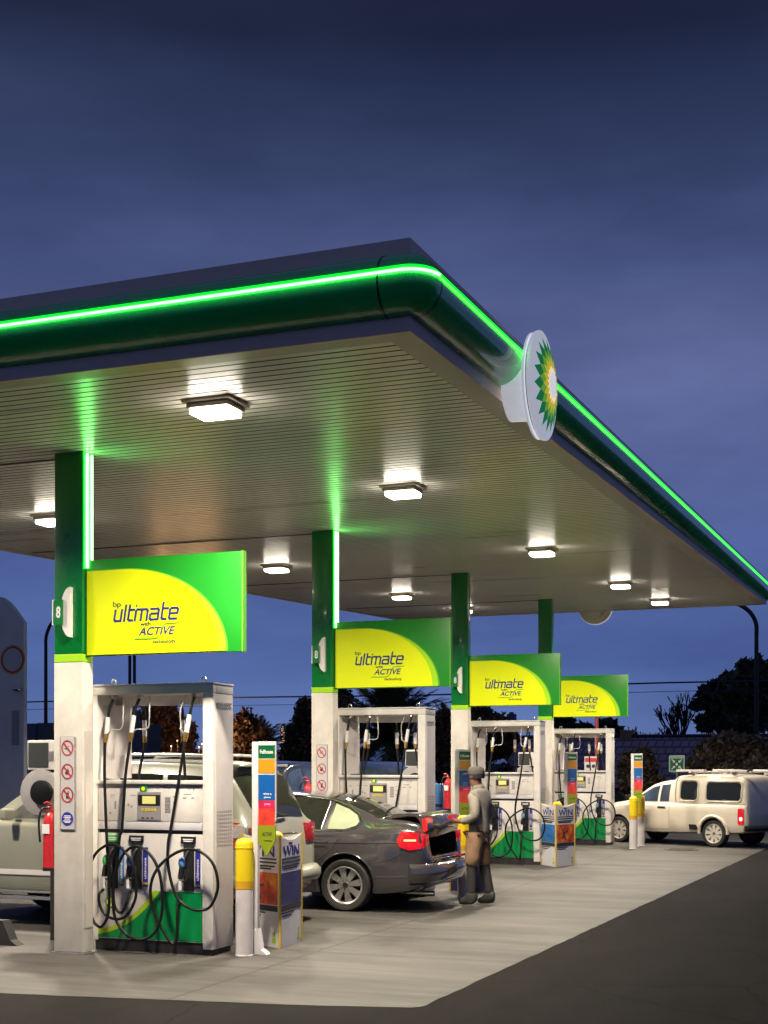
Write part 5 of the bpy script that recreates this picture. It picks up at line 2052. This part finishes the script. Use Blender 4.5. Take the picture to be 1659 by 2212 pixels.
for lb, px, py, Y, d in (('curved street lamp left of the nearest column', 99, 1375, 46, 1), ('curved street lamp at the right edge below the canopy', 1634, 1345, 46, -1)):
    q_ = at_y(px, py, Y)
    k = ms(px, Y)
    t = thing('street_lamp', lb, 'street lamp', (q_.x, Y, 0), 0, 'curved street lamps behind the station')
    MB().tube([(0, 0, 0), (0, 0, q_.z - .4)], .09, 8, smooth=False, taper=.75).build('pole', 'pole', t, smooth=60)
    MB().tube([(0, 0, q_.z - .42), (.02 * d, 0, q_.z), (.25 * d, 0, q_.z + 26 * k), (.75 * d, 0, q_.z + 46 * k), (1.5 * d, 0, q_.z + 54 * k)], .07, 8).build('arm', 'pole', t, smooth=60)
    MB().sphere((1.75 * d, 0, q_.z + 54 * k), .2, (1.6, .7, .4), 10).build('lantern', 'greypole', t, smooth=180)
q_ = at_y(285, 1440, 40)
t = thing('twin_pole_sign', 'pair of dark poles rising behind the nearest pump', 'poles', (q_.x, 40, 0))
for dx in (-.085, .10):
    MB().cyl((dx, 0, 0), (dx, 0, q_.z + 1.2), .055, n=10).build('pole', 'pole', t, smooth=40)
MB().box(-.16, .17, -.04, .04, q_.z + 1.2, q_.z + 1.5, .01).build('head_plate', 'greypole', t)
q_ = at_y(286, 1600, 38)
t = MB().box(-.16, .16, 0, .2, 0, q_.z + 1.0, .02).build('service_cabinet', 'tower', smooth=35, loc=(q_.x, 38, 0))
tag(t, 'narrow blue grey cabinet seen low in nearest pump frame', 'cabinet')
# pylon at the left edge
Yp = 24
q_ = at_y(51, 1345, Yp)
k = ms(30, Yp)
t = thing('pylon_sign', 'tall grey pylon sign with round orange ringed mark at left edge', 'pylon sign', (q_.x, Yp, 0))
W_ = 72 * k
pts = [Vector((0, 0, 0)), Vector((0, 0, q_.z))]
for i in range(1, 9):
    pts.append(Vector((-W_ * i / 8, 0, q_.z + 60 * k * math.sin(PI * .5 * i / 8))))
pts.append(Vector((-W_, 0, 0)))
MB().prism(pts, (0, .12, 0)).build('slab', 'pylon', t, smooth=30)
zc = at_y(30, 1425, Yp).z
for nm, mt, r_, dy in (('orange_ring', 'amber', 32, .001), ('red_ring', 'prohib', 29, .004), ('white_centre', 'placard', 25, .007)):
    MB().lathe([(r_ * k, 0), (r_ * k, .003)], (-28 * k, -dy, zc), (0, -1, 0), 32).build(nm, mt, t)
zl = at_y(40, 1490, Yp).z
MB().tube([(-20 * k, -.05, zl), (-8 * k, -.12, zl + .02), (-2 * k, -.1, zl - .02)], .05, 8).build('spotlight', 'chrome', t, smooth=60)
zl = at_y(40, 1555, Yp).z
MB().box(-30 * k, -11 * k, -.012, -.001, zl - 55 * k, zl + 20 * k).build('price_panel', 'pump_grey', t)
q_ = at_y(57, 1562, 44)
q2_ = at_y(135, 1562, 44)
t = thing('low_building', 'low grey flat roofed building left of nearest column', 'building', (q_.x, 44, 0))
MB().box(0, (q2_.x - q_.x) * .3, -.1, 4, 0, q_.z - .02).build('darker_wing', 'tower', t)
MB().box((q2_.x - q_.x) * .3 + .01, q2_.x - q_.x + 2, 0, 4, 0, q_.z).build('wall', 'house', t)
MB().box(.4, .7, -.12, -.101, 0, 2).build('door', 'plinth', t)
for lb, px, py, wpx, sd in (('slim far tower with lit windows and red beacon', 610, 1567, 12, 1), ('far blocky tower showing under the third board', 1103, 1542, 17, 2), ('distant pale tower seen in third pump frame', 1118, 1590, 12, 3)):
    Y = 300
    q_ = at_y(px, py, Y)
    k = ms(px, Y)
    t = thing('tower_block', lb, 'tower', (q_.x, Y, 0), 0, 'far towers on the skyline')
    w_ = wpx * k
    MB().box(-w_ / 2, w_ / 2, 0, w_, 0, q_.z).build('shaft', 'tower', t)
    MB().box(-w_ / 4, w_ / 4, w_ * .2, w_ * .6, q_.z, q_.z + 4 * k).build('plant_room', 'tower', t)
    rg = random.Random(sd)
    b = MB()
    n = 0
    for i in range(4):
        for j in range(12):
            if rg.random() < (.45 if sd != 2 else .12):
                xx = -w_ / 2 + (i + .25) * w_ / 4
                zz = q_.z - (j + 1) * 4.2 * k
                b.box(xx, xx + w_ / 7, -.2, -.05, zz, zz + 1.8 * k)
    b.build('lit_windows', 'towerwin', t)
    if sd == 1:
        MB().sphere((w_ * .2, w_ / 2, q_.z + 6 * k), 1.4 * k, (1, 1, 1), 8).build('beacon', 'taillit', t)
# far lights of the town, seen through the nearest pump
for i, (px, py) in enumerate(((370, 1612), (383, 1600), (430, 1614), (436, 1607), (468, 1606), (452, 1600))):
    Y = 53 + i
    q_ = at_y(px, py, Y)
    k = ms(px, Y)
    lbs = ['leftmost far lamp in the nearest pump frame', 'high far lamp second from left in nearest pump frame', 'low far lamp in the middle of nearest pump frame', 'far lamp just right of the low middle one', 'rightmost far lamp in nearest pump frame', 'far lamp second from right in nearest pump frame']
    t = thing('far_lamp', lbs[i], 'street lamp', (q_.x, Y, 0), 0, 'far lamps seen in nearest pump frame')
    MB().cyl((0, 0, 0), (0, 0, q_.z), .02, n=6).build('pole', 'pole', t)
    MB().sphere((0, 0, q_.z), 1.7 * k, (1, 1, 1), 10).build('globe', 'globe', t, smooth=180)
    if i % 2 == 0:
        ld = bpy.data.lights.new('lamp', 'POINT')
        ld.energy = 190
        ld.color = (1, .55, .22)
        ld.shadow_soft_size = .1
        lo_ = bpy.data.objects.new('lamp', ld)
        col.objects.link(lo_)
        lo_.parent = t
        lo_.location = (0, -.35, q_.z)

# wires
for lb, pts in (('thick overhead cable crossing the sky behind the columns', [(-200, 1522), (500, 1507), (970, 1500), (1360, 1477), (1900, 1468)]), ('thin lower overhead cable behind the farthest board', [(-200, 1538), (500, 1524), (970, 1518), (1360, 1496), (1900, 1486)])):
    P_ = [at_y(x, y_, 56) for x, y_ in pts]
    o = MB().tube(P_, .035 if 'thick' in lb else .012, 5).build('overhead_cable', 'wire')
    tag(o, lb, 'cable', 'overhead cables')

# ------------------------------------------------------------------ world
w = bpy.data.worlds.new('World')
sc.world = w
w.use_nodes = True
nt = w.node_tree
for n in list(nt.nodes):
    nt.nodes.remove(n)
out = nt.nodes.new('ShaderNodeOutputWorld')
bg = nt.nodes.new('ShaderNodeBackground')
tc = nt.nodes.new('ShaderNodeTexCoord')
sx = nt.nodes.new('ShaderNodeSeparateXYZ')
nt.links.new(tc.outputs['Generated'], sx.inputs['Vector'])


def lin(c):
    return tuple(((x / 255) / 12.92 if x / 255 <= .04045 else ((x / 255 + .055) / 1.055) ** 2.4) for x in c)


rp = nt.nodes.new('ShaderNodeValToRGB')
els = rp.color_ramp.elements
stops = [(0.0, (56, 74, 120)), (.02, (92, 114, 168)), (.07, (79, 101, 158)), (.14, (78, 98, 154)), (.22, (88, 101, 152)), (.28, (89, 100, 148)), (.34, (77, 89, 135)), (.39, (61, 73, 113)), (.44, (47, 58, 92)), (.475, (34, 42, 68)), (.53, (30, 37, 58)), (1, (74, 84, 128))]  # topmost stop brightened, out of view, to light roofs and trees
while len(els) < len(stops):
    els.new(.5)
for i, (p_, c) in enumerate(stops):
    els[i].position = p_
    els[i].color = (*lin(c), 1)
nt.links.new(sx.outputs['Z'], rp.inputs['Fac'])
mp = nt.nodes.new('ShaderNodeMapping')
mp.inputs['Scale'].default_value = (1.3, 1.3, 4.5)
nt.links.new(tc.outputs['Generated'], mp.inputs['Vector'])
no = nt.nodes.new('ShaderNodeTexNoise')
no.inputs['Scale'].default_value = 2.3
no.inputs['Detail'].default_value = 6
no.inputs['Roughness'].default_value = .55
nt.links.new(mp.outputs['Vector'], no.inputs['Vector'])
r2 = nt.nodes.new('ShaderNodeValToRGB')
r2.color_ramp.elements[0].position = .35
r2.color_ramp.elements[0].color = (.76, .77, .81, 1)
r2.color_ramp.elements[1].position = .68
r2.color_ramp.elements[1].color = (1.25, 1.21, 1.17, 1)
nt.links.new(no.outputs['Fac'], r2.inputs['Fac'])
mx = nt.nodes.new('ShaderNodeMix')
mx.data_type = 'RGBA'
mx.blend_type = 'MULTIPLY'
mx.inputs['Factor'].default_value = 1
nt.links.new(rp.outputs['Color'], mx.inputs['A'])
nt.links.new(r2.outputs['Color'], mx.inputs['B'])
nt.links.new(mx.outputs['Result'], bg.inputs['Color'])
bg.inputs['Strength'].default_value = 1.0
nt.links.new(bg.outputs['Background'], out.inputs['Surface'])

# ------------------------------------------------------------------ render settings
sc.view_settings.view_transform = 'Standard'
sc.view_settings.look = 'None'
sc.view_settings.exposure = 0
sc.view_settings.gamma = 1
sc.render.engine = 'CYCLES'
cy = sc.cycles
cy.use_denoising = True
cy.sample_clamp_indirect = 6
cy.sample_clamp_direct = 0
cy.max_bounces = 7
cy.diffuse_bounces = 4
cy.glossy_bounces = 4
cy.caustics_reflective = False
cy.caustics_refractive = False
